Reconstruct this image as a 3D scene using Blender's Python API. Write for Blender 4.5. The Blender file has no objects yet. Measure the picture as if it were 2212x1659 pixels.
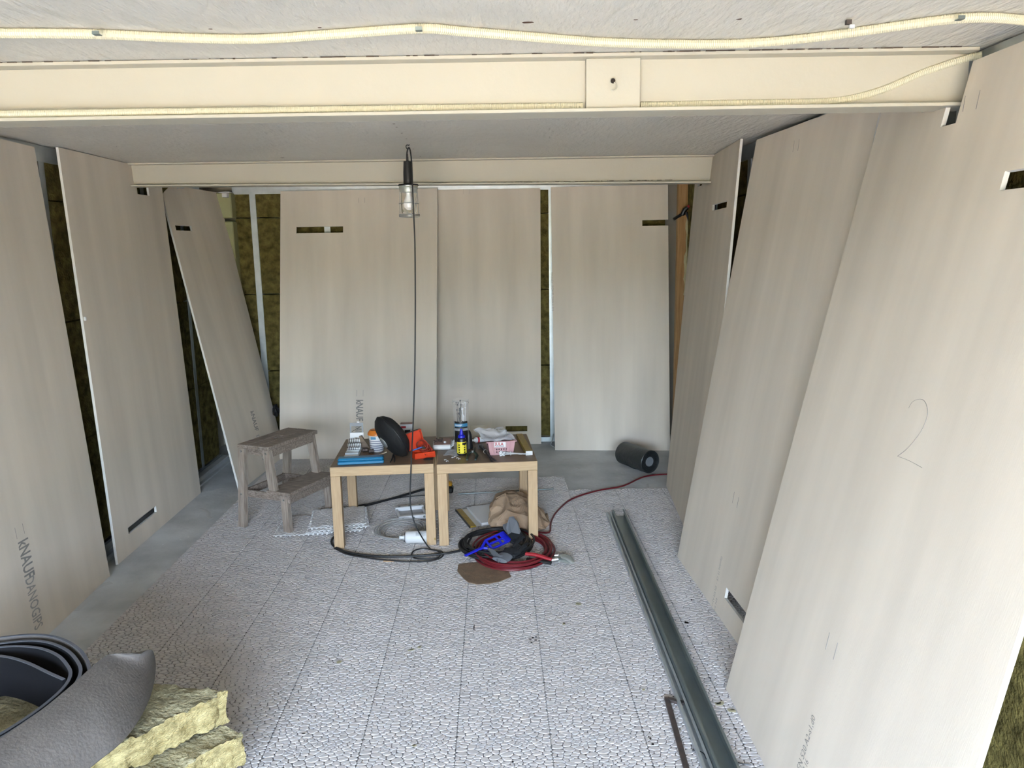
import bpy, math, random
import numpy as np
from mathutils import Vector, Matrix, noise
random.seed(7)
rng = np.random.RandomState(7)
PI = math.pi
SC = bpy.context.scene
COL = SC.collection

# ------------------------------------------------------------------ camera
F_PX, CX, CY = 1666.0, 1106.0, 829.5
PITCH, YAW, ROLL = .1755, .0203, -.0169
CAM = Vector((0, 0, 1.55))
_fw = Vector((math.sin(YAW)*math.cos(PITCH), math.cos(YAW)*math.cos(PITCH), -math.sin(PITCH)))
_r0 = Vector((math.cos(YAW), -math.sin(YAW), 0)); _u0 = _r0.cross(_fw)
_r = _r0*math.cos(ROLL) + _u0*math.sin(ROLL); _u = _u0*math.cos(ROLL) - _r0*math.sin(ROLL)
cd = bpy.data.cameras.new('camera'); cam = bpy.data.objects.new('camera', cd); COL.objects.link(cam)
cd.sensor_fit = 'HORIZONTAL'; cd.sensor_width = 36; cd.lens = F_PX/2212*36; cd.clip_start = .05; cd.clip_end = 200
cam.matrix_world = Matrix(((_r.x, _u.x, -_fw.x, 0), (_r.y, _u.y, -_fw.y, 0), (_r.z, _u.z, -_fw.z, CAM.z), (0, 0, 0, 1)))
SC.camera = cam

# ------------------------------------------------------------------ daylight
SC.view_settings.view_transform = 'Standard'; SC.view_settings.look = 'None'
SC.view_settings.gamma = 1; SC.view_settings.use_curve_mapping = False
SC.view_settings.exposure = 1.6
W = bpy.data.worlds.new('world'); SC.world = W; W.use_nodes = True
nt = W.node_tree; bg = nt.nodes['Background']
tc = nt.nodes.new('ShaderNodeTexCoord'); sx = nt.nodes.new('ShaderNodeSeparateXYZ'); cr = nt.nodes.new('ShaderNodeValToRGB')
nt.links.new(tc.outputs['Generated'], sx.inputs[0]); nt.links.new(sx.outputs['Z'], cr.inputs[0]); nt.links.new(cr.outputs[0], bg.inputs[0])
e = cr.color_ramp.elements
e[0].position = 0.0; e[0].color = (.66, .82, 1, 1)
e[1].position = 1.0; e[1].color = (.36, .52, .9, 1)
m_ = e.new(.35); m_.color = (.62, .76, 1, 1)
bg.inputs[1].default_value = 22.5
sl = bpy.data.lights.new('sun', 'SUN'); sun = bpy.data.objects.new('sun', sl); COL.objects.link(sun)
sl.energy = 36; sl.angle = .01; sl.color = (1, .70, .40)
sun.rotation_euler = Vector((.62, -.30, -.74)).to_track_quat('-Z', 'Y').to_euler()
pl = bpy.data.lights.new('sky_portal', 'AREA'); po = bpy.data.objects.new('sky_portal', pl); COL.objects.link(po)
pl.shape = 'RECTANGLE'; pl.size = 3.0; pl.size_y = 2.0; pl.cycles.is_portal = True
po.location = (-.4, -2.1, 1.0); po.rotation_euler = (PI/2, 0, 0)

# ------------------------------------------------------------------ points on real planes seen along a sight line
def ray(x, y): return _fw*F_PX + _r*(x-CX) + _u*(CY-y)
def Z(x, y, h=0.0): d = ray(x, y); return CAM + d*((h-CAM.z)/d.z)
def Y(x, y, v): d = ray(x, y); return CAM + d*((v-CAM.y)/d.y)
def X(x, y, v): d = ray(x, y); return CAM + d*((v-CAM.x)/d.x)
def PL(x, y, P, n): d = ray(x, y); return CAM + d*((P-CAM).dot(n)/d.dot(n))

# ------------------------------------------------------------------ materials
KEEP = ('cream_conduit_plastic', 'painted_concrete', 'ceiling_paint', 'cream_steel_paint', 'gypsum_paper', 'pebble_plastic', 'gypsum_core', 'opal_bulb', 'clear_plastic', 'lamp_glass', 'galvanised_steel', 'bright_steel', 'cast_aluminium', 'sunlit_gravel', 'sky_blocker_green', 'mineral_wool')
def mat(name, col, rough=.6, metal=0, bump=0, bscale=60, var=0, vscale=8, coord='Object', col2=None, spec=.5,
        stretch=(1, 1, 1), alpha=1, trans=0, ior=1.45, detail=5, coat=0, sheen=0, bstretch=None, thresh=None):
    if name not in KEEP: col = tuple(c*.72 for c in col); col2 = tuple(c*.72 for c in col2) if col2 else None
    m = bpy.data.materials.new(name); m.use_nodes = True
    t = m.node_tree; n = t.nodes; L = t.links; b = n['Principled BSDF']
    b.inputs['Base Color'].default_value = (*col, 1); b.inputs['Roughness'].default_value = rough
    b.inputs['Metallic'].default_value = metal; b.inputs['Specular IOR Level'].default_value = spec
    b.inputs['Alpha'].default_value = alpha; b.inputs['Transmission Weight'].default_value = trans; b.inputs['IOR'].default_value = ior
    if coat: b.inputs['Coat Weight'].default_value = coat
    if sheen: b.inputs['Sheen Weight'].default_value = sheen
    def mapped(st):
        c = n.new('ShaderNodeTexCoord'); mp = n.new('ShaderNodeMapping'); mp.inputs['Scale'].default_value = st
        L.new(c.outputs[coord], mp.inputs[0]); return mp
    if var or col2:
        mp = mapped(stretch); nz = n.new('ShaderNodeTexNoise'); nz.inputs['Scale'].default_value = vscale; nz.inputs['Detail'].default_value = detail
        L.new(mp.outputs[0], nz.inputs[0]); rp = n.new('ShaderNodeValToRGB'); L.new(nz.outputs[0], rp.inputs[0])
        c2 = col2 or tuple(max(0, c*(1-var)) for c in col)
        c1 = col if col2 else tuple(min(1, c*(1+var*.6)) for c in col)
        lo, hi = thresh or (.32, .68)
        rp.color_ramp.elements[0].position = lo; rp.color_ramp.elements[1].position = hi
        rp.color_ramp.elements[0].color = (*c2, 1); rp.color_ramp.elements[1].color = (*c1, 1)
        L.new(rp.outputs[0], b.inputs['Base Color'])
    if bump:
        mp = mapped(bstretch or stretch); nz = n.new('ShaderNodeTexNoise'); nz.inputs['Scale'].default_value = bscale; nz.inputs['Detail'].default_value = 6
        L.new(mp.outputs[0], nz.inputs[0]); bp = n.new('ShaderNodeBump'); bp.inputs['Strength'].default_value = bump; bp.inputs['Distance'].default_value = .01
        L.new(nz.outputs[0], bp.inputs['Height']); L.new(bp.outputs[0], b.inputs['Normal'])
    return m
M = {}
M['concrete'] = mat('painted_concrete', (.46, .47, .465), .55, bump=.25, bscale=30, var=.28, vscale=3.5, detail=9)
M['ceil'] = mat('ceiling_paint', (.60, .57, .52), .42, var=.07, vscale=2, bump=1.0, bscale=26, stretch=(1, 1, 1), bstretch=(1.6, .5, 1), detail=4)
M['beam'] = mat('cream_steel_paint', (.435, .405, .33), .5, var=.03, vscale=2, bump=.1, bscale=40)
M['beam_dirty'] = mat('old_paint_edge', (.10, .07, .05), .8, var=.4, vscale=60)
M['gyp'] = mat('gypsum_paper', (.645, .58, .495), .85, coord='UV', var=.10, vscale=3.2, stretch=(2.0, .22, 1), bump=.05, bscale=160, detail=6, spec=.2)
M['core'] = mat('gypsum_core', (.62, .60, .56), .9, bump=.2, bscale=200)
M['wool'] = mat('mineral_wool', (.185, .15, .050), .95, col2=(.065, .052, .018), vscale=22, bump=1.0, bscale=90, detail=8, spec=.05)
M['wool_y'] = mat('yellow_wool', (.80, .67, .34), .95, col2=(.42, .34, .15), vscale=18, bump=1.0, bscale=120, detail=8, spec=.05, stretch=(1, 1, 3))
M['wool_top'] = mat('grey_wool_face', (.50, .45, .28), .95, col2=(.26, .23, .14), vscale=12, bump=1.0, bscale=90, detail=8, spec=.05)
M['galv'] = mat('galvanised_steel', (.50, .54, .55), .42, metal=.75, var=.12, vscale=12, bump=.05)
M['galv_d'] = mat('oiled_galvanised_steel', (.30, .35, .345), .38, metal=.7, var=.25, vscale=7, stretch=(1, .3, 1))
M['steel'] = mat('bright_steel', (.62, .62, .62), .3, metal=1)
M['iron'] = mat('rusty_dark_iron', (.10, .085, .08), .6, metal=.6, col2=(.17, .12, .10), vscale=30, bump=.3)
M['oak'] = mat('oak_veneer', (.62, .44, .25), .5, col2=(.52, .345, .185), vscale=14, stretch=(1, 14, 14), bump=.08, bscale=30, detail=8)
M['oak_v'] = mat('oak_veneer_upright', (.60, .42, .24), .5, col2=(.50, .33, .18), vscale=14, stretch=(12, 12, .8), bump=.08, bscale=30, detail=8)
M['oaktop'] = mat('worn_table_top', (.25, .165, .10), .45, col2=(.19, .125, .08), vscale=9, stretch=(1, 8, 8), bump=.05)
M['weather'] = mat('weathered_wood', (.42, .345, .285), .85, col2=(.19, .14, .105), vscale=10, stretch=(2, 14, 14), bump=.4, bscale=40, detail=9)
M['weather_v'] = mat('weathered_wood_upright', (.48, .405, .335), .85, col2=(.26, .195, .15), vscale=9, stretch=(12, 12, 1), bump=.4, bscale=40, detail=9)
M['pine'] = mat('pine_stud', (.50, .29, .12), .7, col2=(.36, .19, .07), vscale=8, stretch=(10, 10, .7))
M['foam'] = mat('mounting_foam', (.62, .56, .33), .9, bump=.6, bscale=40)
M['pebble'] = mat('pebble_plastic', (.47, .445, .43), .42, var=.10, vscale=9, detail=4, coord='Object', spec=.4)
M['groove_shade_dirt'] = mat('tile_grid_shadow_plastic', (.11, .10, .095), .8)  # groove shade and dirt put into the dark base plate colour
M['tile_white'] = mat('white_tile_plastic', (.80, .80, .79), .45)
M['white'] = mat('white_plastic', (.80, .80, .80), .4)
M['whitepaint'] = mat('white_lacquer', (.78, .78, .78), .3, bump=.03)
M['cream_pl'] = mat('cream_conduit_plastic', (.56, .52, .385), .5)
M['black'] = mat('black_plastic', (.012, .012, .013), .4)
M['rubber'] = mat('black_rubber', (.015, .015, .016), .55)
M['fabric'] = mat('black_speaker_cloth', (.008, .008, .009), .7, bump=.4, bscale=500)
M['blue'] = mat('blue_case_plastic', (.012, .19, .38), .35)
M['cobalt'] = mat('cobalt_plastic', (.012, .018, .55), .4)
M['skyblue'] = mat('bright_blue_plastic', (.04, .20, .75), .4)
M['redor'] = mat('red_orange_plastic', (.72, .055, .012), .38)
M['reddk'] = mat('rusty_red_enamel', (.42, .06, .035), .4, var=.3, vscale=40)
M['orange'] = mat('orange_plastic', (.72, .20, .02), .4)
M['yellowor'] = mat('amber_plastic', (.75, .36, .02), .45)
M['yellow'] = mat('yellow_label', (.85, .72, .05), .5)
M['mustard'] = mat('mustard_plastic', (.42, .27, .03), .4, var=.25, vscale=50)
M['redhose'] = mat('dark_red_rubber', (.16, .012, .018), .4)
M['redgrip'] = mat('red_grip_plastic', (.42, .02, .03), .45)
M['pink'] = mat('pale_pink_plastic', (.62, .36, .38), .45)
M['pinktop'] = mat('dusty_pink_pad', (.42, .25, .215), .7, var=.1, vscale=30)
M['paper'] = mat('kraft_paper', (.44, .30, .19), .8, var=.12, vscale=10, bump=.15, bscale=40)
M['card'] = mat('brown_cardboard_mat', (.24, .165, .105), .55, var=.25, vscale=25, bump=.3, bscale=60)
M['beigecard'] = mat('beige_card', (.40, .34, .25), .8)
M['clear'] = mat('clear_plastic', (.93, .93, .93), .12, trans=1, ior=1.12)
M['film'] = mat('thin_plastic_film', (.85, .85, .88), .25, alpha=.42, bump=.3, bscale=30)
M['film_b'] = mat('milky_plastic_film', (.72, .71, .70), .3, alpha=.65, bump=.3, bscale=30)
M['sky_blocker'] = mat('sky_blocker_green', (.05, .09, .03), .8, var=.5, vscale=3)
M['strap'] = mat('clear_strap', (.62, .60, .57), .3, alpha=.45)
M['film_l'] = mat('loose_plastic_film', (.80, .78, .76), .3, alpha=.13)
M['glass'] = mat('lamp_glass', (.96, .97, .95), .05, trans=1, ior=1.1)
M['bulb'] = mat('opal_bulb', (.80, .79, .80), .3)
M['alu'] = mat('cast_aluminium', (.55, .58, .56), .4, metal=.8)
M['greyrub'] = mat('grey_glove_coating', (.17, .18, .20), .6)
M['glove'] = mat('black_knit', (.016, .017, .02), .85, bump=.5, bscale=300)
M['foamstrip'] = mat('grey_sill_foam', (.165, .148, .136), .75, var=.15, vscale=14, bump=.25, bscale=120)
M['foam_in'] = mat('near_black_inner_foam', (.016, .016, .018), .95, spec=.1)  # near-black colour for the inner turns of the strip
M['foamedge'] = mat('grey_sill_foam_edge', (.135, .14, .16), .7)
M['bitumen'] = mat('black_membrane', (.028, .032, .032), .38, bump=.2, bscale=40)
M['greycore'] = mat('grey_card_core', (.22, .23, .24), .7)
M['ink'] = mat('grey_print_ink', (.34, .325, .30), .9)
M['ink_l'] = mat('light_grey_print_ink', (.45, .43, .40), .9)
M['pencil'] = mat('pencil_line', (.27, .26, .25), .9)
M['redink'] = mat('red_print', (.50, .01, .02), .5)
M['navy'] = mat('navy_print', (.03, .04, .13), .5)
M['bluelab'] = mat('blue_label_print', (.05, .22, .38), .5)
M['greylab'] = mat('grey_label_print', (.28, .29, .31), .5)
M['palegreen'] = mat('pale_green_paint', (.44, .43, .22), .5, var=.08, vscale=8)
M['dkgreen'] = mat('dark_green_grip', (.012, .035, .025), .5)
M['rust'] = mat('rust_speck', (.11, .055, .03), .9)
M['dirt'] = mat('dark_dirt', (.03, .022, .018), .9)
M['moss'] = mat('wool_fluff', (.50, .46, .30), .95)
M['plaster'] = mat('plaster_smear', (.62, .62, .60), .9)
M['bandage'] = mat('tan_tape', (.62, .40, .22), .6)
M['gravel'] = mat('sunlit_gravel', (.48, .40, .27), .95, var=.2, vscale=20)
M['facade'] = mat('facade_render', (.6, .55, .45), .9)

# ------------------------------------------------------------------ mesh helpers
class MB:
    def __init__(s): s.v = []; s.f = []; s.m = []; s.uv = None
    def add(s, vs, fs, mi=0):
        o = len(s.v); s.v += [Vector(p) for p in vs]; s.f += [tuple(i+o for i in f) for f in fs]; s.m += [mi]*len(fs); return s
    def box(s, c, d, R=None, mi=0, bev=0):
        c = Vector(c); hx, hy, hz = d[0]/2, d[1]/2, d[2]/2
        if bev:
            b = min(bev, hx*.9, hy*.9, hz*.9); vs = []; 
            for sx_ in (-1, 1):
                for sy in (-1, 1):
                    for sz in (-1, 1):
                        vs += [(sx_*hx, sy*(hy-b), sz*(hz-b)), (sx_*(hx-b), sy*hy, sz*(hz-b)), (sx_*(hx-b), sy*(hy-b), sz*hz)]
            import itertools
            ix = lambda a, bb, cc, k: ((a > 0)*4+(bb > 0)*2+(cc > 0))*3+k
            fs = []
            for sg in (-1, 1):
                q = [ix(sg, -1, -1, 0), ix(sg, 1, -1, 0), ix(sg, 1, 1, 0), ix(sg, -1, 1, 0)]; fs.append(q if sg > 0 else q[::-1])
                q = [ix(-1, sg, -1, 1), ix(-1, sg, 1, 1), ix(1, sg, 1, 1), ix(1, sg, -1, 1)]; fs.append(q if sg > 0 else q[::-1])
                q = [ix(-1, -1, sg, 2), ix(1, -1, sg, 2), ix(1, 1, sg, 2), ix(-1, 1, sg, 2)]; fs.append(q if sg > 0 else q[::-1])
            def ord_(q):
                P = [Vector(vs[i]) for i in q]; n = (P[1]-P[0]).cross(P[2]-P[0]); cc = sum(P, Vector())/len(P)
                return q if n.dot(cc) > 0 else q[::-1]
            for a in (-1, 1):
                for bb in (-1, 1):
                    fs.append(ord_([ix(a, bb, -1, 0), ix(a, bb, 1, 0), ix(a, bb, 1, 1), ix(a, bb, -1, 1)]))
                    fs.append(ord_([ix(a, -1, bb, 0), ix(a, 1, bb, 0), ix(a, 1, bb, 2), ix(a, -1, bb, 2)]))
                    fs.append(ord_([ix(-1, a, bb, 1), ix(1, a, bb, 1), ix(1, a, bb, 2), ix(-1, a, bb, 2)]))
                    for cc in (-1, 1): fs.append(ord_([ix(a, bb, cc, 0), ix(a, bb, cc, 1), ix(a, bb, cc, 2)]))
        else:
            vs = [(x*hx, y*hy, z*hz) for x in (-1, 1) for y in (-1, 1) for z in (-1, 1)]
            fs = [(0, 1, 3, 2), (4, 6, 7, 5), (0, 4, 5, 1), (2, 3, 7, 6), (0, 2, 6, 4), (1, 5, 7, 3)]
        vs = [Vector(p) for p in vs]
        if R is not None: vs = [R @ p for p in vs]
        return s.add([p+c for p in vs], fs, mi)
    def rings(s, rings, cap=True, closed=False, mi=0):
        n = len(rings[0]); vs = [p for r in rings for p in r]; fs = []
        m = len(rings)
        for i in range(m if closed else m-1):
            j = (i+1) % m
            for k in range(n):
                l = (k+1) % n; fs.append((i*n+k, i*n+l, j*n+l, j*n+k))
        if cap and not closed:
            fs.append(tuple(range(n))[::-1]); fs.append(tuple((m-1)*n+k for k in range(n)))
        return s.add(vs, fs, mi)
    def tube(s, path, r, n=8, cap=True, mi=0, flat=1, closed=False):
        P = [Vector(p) for p in path]; R_ = []
        up = Vector((0, 0, 1)); prev = None
        for i, p in enumerate(P):
            if closed: t = P[(i+1) % len(P)]-P[i-1]
            else: t = P[min(i+1, len(P)-1)]-P[max(i-1, 0)]
            t.normalize()
            if prev is None:
                a = t.cross(up); a = a if a.length > .1 else t.cross(Vector((1, 0, 0)))
            else: a = prev - t*prev.dot(t)
            a.normalize(); prev = a; b = t.cross(a)
            rr = r[i] if isinstance(r, (list, tuple, np.ndarray)) else r
            R_.append([p + a*rr*math.cos(2*PI*k/n) + b*rr*flat*math.sin(2*PI*k/n) for k in range(n)])
        return s.rings(R_, cap, closed, mi)
    def cyl(s, p0, p1, r0, r1=None, n=20, mi=0): return s.tube([p0, p1], [r0, r1 if r1 is not None else r0], n, mi=mi)
    def lathe(s, prof, n=28, T=None, mi=0, cap=True):
        R_ = [[Vector((r*math.cos(2*PI*k/n), r*math.sin(2*PI*k/n), z)) for k in range(n)] for r, z in prof]
        if T is not None: R_ = [[T @ p for p in q] for q in R_]
        return s.rings(R_, cap, mi=mi)
    def prism(s, poly, z0, z1, T=None, mi=0):
        n = len(poly); vs = [Vector((x, y, z)) for z in (z0, z1) for x, y in poly]
        if T is not None: vs = [T @ p for p in vs]
        fs = [tuple(range(n))[::-1], tuple(range(n, 2*n))]+[(k, (k+1) % n, n+(k+1) % n, n+k) for k in range(n)]
        return s.add(vs, fs, mi)
    def build(s, name, mats, parent=None, at=None, smooth=False, uv=None, local=False, angle=35):
        at = Vector(at) if at is not None else Vector((0, 0, 0))
        me = bpy.data.meshes.new(name)
        vs = s.v if local else [p-at for p in s.v]
        me.from_pydata([tuple(p) for p in vs], [], s.f); me.update()
        for m in (mats if isinstance(mats, (list, tuple)) else [mats]): me.materials.append(m)
        me.polygons.foreach_set('material_index', s.m)
        if smooth:
            me.polygons.foreach_set('use_smooth', [True]*len(s.f))
            try: me.set_sharp_from_angle(angle=math.radians(angle))
            except Exception: pass
        o = bpy.data.objects.new(name, me); COL.objects.link(o)
        if parent is not None: o.parent = parent; 
        o.location = (0, 0, 0) if (parent is not None and not local) else at
        return o
def tag(o, label, cat, group=None):
    o['label'] = label; o['category'] = cat
    if group: o['group'] = group
    return o
def empty(name, loc, label, cat, group=None, rz=0):
    o = bpy.data.objects.new(name, None); COL.objects.link(o); o.location = loc; o.rotation_euler = (0, 0, rz); o.empty_display_size = .05
    return tag(o, label, cat, group)
def part(mb, name, mats, root, **k):
    # vertices given in world coordinates; child of an unrotated root
    k.setdefault('smooth', False)
    mb.v = [p-root.location for p in mb.v]
    o = mb.build(name, mats, root, **k); return o
def struct(mb, name, mats, parent=None, **k):
    o = mb.build(name, mats, parent, **k)
    if parent is None: o['kind'] = 'structure'
    return o
def copy_tree(o, parent=None):
    c = o.copy(); COL.objects.link(c)
    if parent is not None: c.parent = parent
    for ch in list(o.children): copy_tree(ch, c)
    return c
def spline(pts, n=12, closed=False):
    P = [Vector(p) for p in pts]; out = []; m = len(P)
    for i in range(m if closed else m-1):
        if closed: a, b, c, d = P[i-1], P[i], P[(i+1) % m], P[(i+2) % m]
        else: a, b, c, d = P[max(i-1, 0)], P[i], P[i+1], P[min(i+2, m-1)]
        for k in range(n):
            t = k/n; out.append(.5*((2*b)+(c-a)*t+(2*a-5*b+4*c-d)*t*t+(3*b-a-3*c+d)*t**3))
    if not closed: out.append(P[-1])
    return out
def rot(ax, a): return Matrix.Rotation(a, 4, ax)
def rot3(ax, a): return Matrix.Rotation(a, 3, ax)
def frame(p, xa, ya, za=None):
    xa = Vector(xa).normalized(); ya = Vector(ya); ya = (ya-xa*ya.dot(xa)).normalized(); za = xa.cross(ya)
    return Matrix(((xa.x, ya.x, za.x, p[0]), (xa.y, ya.y, za.y, p[1]), (xa.z, ya.z, za.z, p[2]), (0, 0, 0, 1)))
def text_mesh(s, size, T, parent, m, name='printed_lettering', bold=0, align='LEFT', sx=1.0):
    c = bpy.data.curves.new('t', 'FONT'); c.body = s; c.size = size; c.offset = bold; c.align_x = align; c.resolution_u = 2
    to = bpy.data.objects.new('t', c); COL.objects.link(to)
    dg = bpy.context.evaluated_depsgraph_get(); me = bpy.data.meshes.new_from_object(to.evaluated_get(dg))
    COL.objects.unlink(to); bpy.data.objects.remove(to)
    me.transform(Matrix.Diagonal((sx, 1, 1, 1))); me.transform(T); me.materials.clear(); me.materials.append(m)
    o = bpy.data.objects.new(name, me); COL.objects.link(o); o.parent = parent
    return o
# ------------------------------------------------------------------ room shell
H = 2.055; XL = -2.10; XR = 1.33; YB = 6.04; Y0 = -2.0
floor = struct(MB().box((-.4, (YB+.3+Y0)/2, -.06), (4.4, YB+.3-Y0, .12)), 'floor', M['concrete'])
ceil = struct(MB().box((-.4, (YB+.3+Y0)/2, H+.10), (4.4, YB+.3-Y0, .20)), 'ceiling', M['ceil'])
wl = struct(MB().box((XL-.2, (YB+.3+Y0)/2, H/2), (.12, YB+.3-Y0, H)), 'wall_left', M['facade'])
wr = struct(MB().box((XR+.2, (YB+.3+Y0)/2, H/2), (.12, YB+.3-Y0, H)), 'wall_right', M['facade'])
wb = struct(MB().box((-.4, YB+.2, H/2), (3.8, .12, H)), 'wall_back', M['facade'])
wf = struct(MB().box((-1.95, Y0-.1, H/2), (.7, .2, H)).box((1.25, Y0-.1, H/2), (.5, .2, H)).box((-.4, Y0-.1, 2.025), (4.4, .2, .06)), 'wall_front', M['facade'])
gr = struct(MB().box((0, -52.3, -.10), (160, 100, .1)), 'driveway', M['gravel'])
hg = MB()  # unseen row of blocks, added to keep low sky light off the upper walls
for i in range(30):
    hg.box((-29+i*2, -17+random.uniform(-.2, .2), 1.5), (2.0, 1.6, 3.0+random.uniform(-.25, .25)), bev=.3)
hg = hg.build('sky_blocker', M['sky_blocker'], at=(0, -17, 0)); tag(hg, 'unseen green row added behind the camera to block the low sky', 'sky_blocker')

# mineral wool batts between metal studs: every batt, stud and track is a part of its wall
wool_seed = [0]
def wool_slab(name, parent, c, d, mats=M['wool'], rough=.006, step=.09):
    """rough-faced batt: a gridded box pushed about by noise"""
    nx, ny, nz = [max(2, int(math.ceil(q/step))) for q in d]
    import itertools
    idx = {}; mb = MB(); wool_seed[0] += 1; sd = wool_seed[0]*3.7
    def vid(i, j, k):
        if (i, j, k) not in idx:
            p = Vector((c[0]+d[0]*(i/nx-.5), c[1]+d[1]*(j/ny-.5), c[2]+d[2]*(k/nz-.5)))
            nv = noise.noise_vector(p*17+Vector((sd, 0, 0)))*rough
            idx[(i, j, k)] = len(mb.v); mb.v.append(p+nv)
        return idx[(i, j, k)]
    for i in range(nx):
        for j in range(ny):
            mb.f.append((vid(i, j, 0), vid(i, j+1, 0), vid(i+1, j+1, 0), vid(i+1, j, 0)))
            mb.f.append((vid(i, j, nz), vid(i+1, j, nz), vid(i+1, j+1, nz), vid(i, j+1, nz)))
    for i in range(nx):
        for k in range(nz):
            mb.f.append((vid(i, 0, k), vid(i+1, 0, k), vid(i+1, 0, k+1), vid(i, 0, k+1)))
            mb.f.append((vid(i, ny, k), vid(i, ny, k+1), vid(i+1, ny, k+1), vid(i+1, ny, k)))
    for j in range(ny):
        for k in range(nz):
            mb.f.append((vid(0, j, k), vid(0, j, k+1), vid(0, j+1, k+1), vid(0, j+1, k)))
            mb.f.append((vid(nx, j, k), vid(nx, j+1, k), vid(nx, j+1, k+1), vid(nx, j, k+1)))
    mb.m = [0]*len(mb.f)
    return mb.build(name, mats, parent, smooth=True, angle=60)
def stud(parent, x, y, face):
    """C profile: web + two flanges with lips; face = direction towards the room"""
    mb = MB(); h = H-.02; f = Vector(face); s = Vector((-f.y, f.x, 0))
    def pl(c, a, b):  # plate
        ex = abs(f.x)*a+abs(s.x)*b; ey = abs(f.y)*a+abs(s.y)*b; mb.box((x+c.x, y+c.y, h/2+.01), (ex, ey, h))
    pl(f*-.001, .002, .045); pl(-f*.035+s*.0225, .07, .002); pl(-f*.07, .002, .045)
    return struct(mb, 'metal_stud', M['galv'], parent)
def wall_fill(parent, axis, face, c0, starts, th=.09):
    zs = [(.045, .62), (.625, 1.22), (1.225, 1.80), (1.805, H-.05)]
    fx = Vector(face)
    for a, b in zip(starts[:-1], starts[1:]):
        a2, b2 = a+.004, b-.004
        for z0, z1 in zs:
            off = random.uniform(-.006, .004)
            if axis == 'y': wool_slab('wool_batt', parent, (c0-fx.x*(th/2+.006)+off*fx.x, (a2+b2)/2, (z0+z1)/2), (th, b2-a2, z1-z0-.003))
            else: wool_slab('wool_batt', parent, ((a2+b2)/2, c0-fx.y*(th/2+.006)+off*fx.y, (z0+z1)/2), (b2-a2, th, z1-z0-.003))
    for a in starts[1:-1]:
        if axis == 'y': stud(parent, c0, a, face)
        else: stud(parent, a, c0, face)
    L0, L1 = starts[0], starts[-1]; mid, ln = (L0+L1)/2, L1-L0
    for nm, z, w in (('floor_track', .021, .038), ('ceiling_track', H-.0405, .075)):
        mb = MB()
        if axis == 'y': mb.box((c0+fx.x*.003, mid, z), (.003, ln, w)); mb.box((c0-fx.x*.035, mid, z-w/2+.001 if z < 1 else z+w/2-.001), (.07, ln, .002))
        else: mb.box((mid, c0+fx.y*.003, z), (ln, .003, w)); mb.box((mid, c0-fx.y*.035, z-w/2+.001 if z < 1 else z+w/2-.001), (ln, .07, .002))
        struct(mb, nm, M['galv'], parent)
wall_fill(wl, 'y', (1, 0, 0), XL, [Y0, -1.2, -.6, 0, .6, 1.2, 1.8, 2.4, 3.0, 3.765, 4.22, 4.80, 5.36, 5.72])
wall_fill(wr, 'y', (-1, 0, 0), XR, [Y0, -1.3, -.7, -.1, .5, 1.1, 1.7, 2.3, 2.9, 3.5, 4.1, 4.7, 5.38])
bx0 = Y(476, 600, YB).x
wall_fill(wb, 'x', (0, -1, 0), YB, [Y(516, 600, YB).x, Y(545, 430, YB).x, Y(707, 497, YB).x, -.6, 0.0, Y(1193, 700, YB).x, 1.02, XR-.005])

# pale painted block pier in the far left corner, and a white glint block
px0, px1 = Y(470, 600, 5.95).x, Y(512, 600, 5.95).x
for z0, z1 in ((.05, .62), (.63, 1.20), (1.21, 1.775), (1.80, 1.985)):
    struct(MB().box(((px0+px1)/2, 6.0, (z0+z1)/2), (px1-px0, .1, z1-z0), bev=.006), 'painted_block', M['palegreen'], wl)
a = Y(487, 422, 5.9)
struct(MB().box(a, (.035, .05, .03)).box(a+Vector((0, 0, .02)), (.08, .06, .006)), 'white_glint_block', M['white'], wl)  # white block put where window light glints in the corner
# pine post and squeezed foam bead in the far right corner
pa, pb = Y(1462, 600, 5.44).x, Y(1492, 600, 5.44).x
struct(MB().box(((pa+pb)/2, 5.465, H/2), (pb-pa, .05, H-.004), bev=.003), 'pine_post', M['pine'], wr)
mb = MB(); pth = [Y(1487-(i % 3)*1.2-(i > 6)*4, 470+i*12, 5.425) for i in range(15)]
mb.tube(pth, [.010+.006*abs(math.sin(i*1.9)) for i in range(15)], 8)
struct(mb, 'foam_bead', M['foam'], wr, smooth=True)

# steel beams under the ceiling
def beam(name, pL, pR, zb, label, dz=0):
    """I-beam from the left wall to the right wall; pL,pR = (x,y) of the front edge of the flanges"""
    A = Vector((*pL, 0)); B = Vector((*pR, 0)); ax = (B-A).normalized(); ay = Vector((-ax.y, ax.x, 0)); ln = (B-A).length
    R = Matrix(((ax.x, ay.x, 0), (ax.y, ay.y, 0), (0, 0, 1))); fw = .10
    root = empty(name, A, label, 'beam'); zt = H-.0015
    def bx(x0, x1, y0, y1, z0, z1, bev=0):
        c = A+ax*((x0+x1)/2)+ay*((y0+y1)/2); return MB().box((c.x, c.y, (z0+z1)/2), (x1-x0, y1-y0, z1-z0), R, bev=bev)
    def shear(m):
        for p in m.v:
            if p.z < zb+.05: p.z += dz*((p-A).dot(ax)/ln-.5)
        return m
    part(shear(bx(0, ln, 0, fw, zb, zb+.009, .001)), 'bottom_flange', M['beam'], root)
    part(bx(0, ln, 0, fw, zt-.009, zt, .001), 'top_flange', M['beam'], root)
    part(shear(bx(0, ln, .046, .054, zb+.0085, zt-.0085)), 'web', M['beam'], root)
    return root, A, ax, ay, R
zb1 = 1.905
ybR = Z(2100, 99, H).y; ybL = Z(0, 134, H).y; ybL += (ybL-ybR)*.3
zbR = Y(2080, 237, ybR).z; zbL = Y(0, 256, ybL).z
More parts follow.
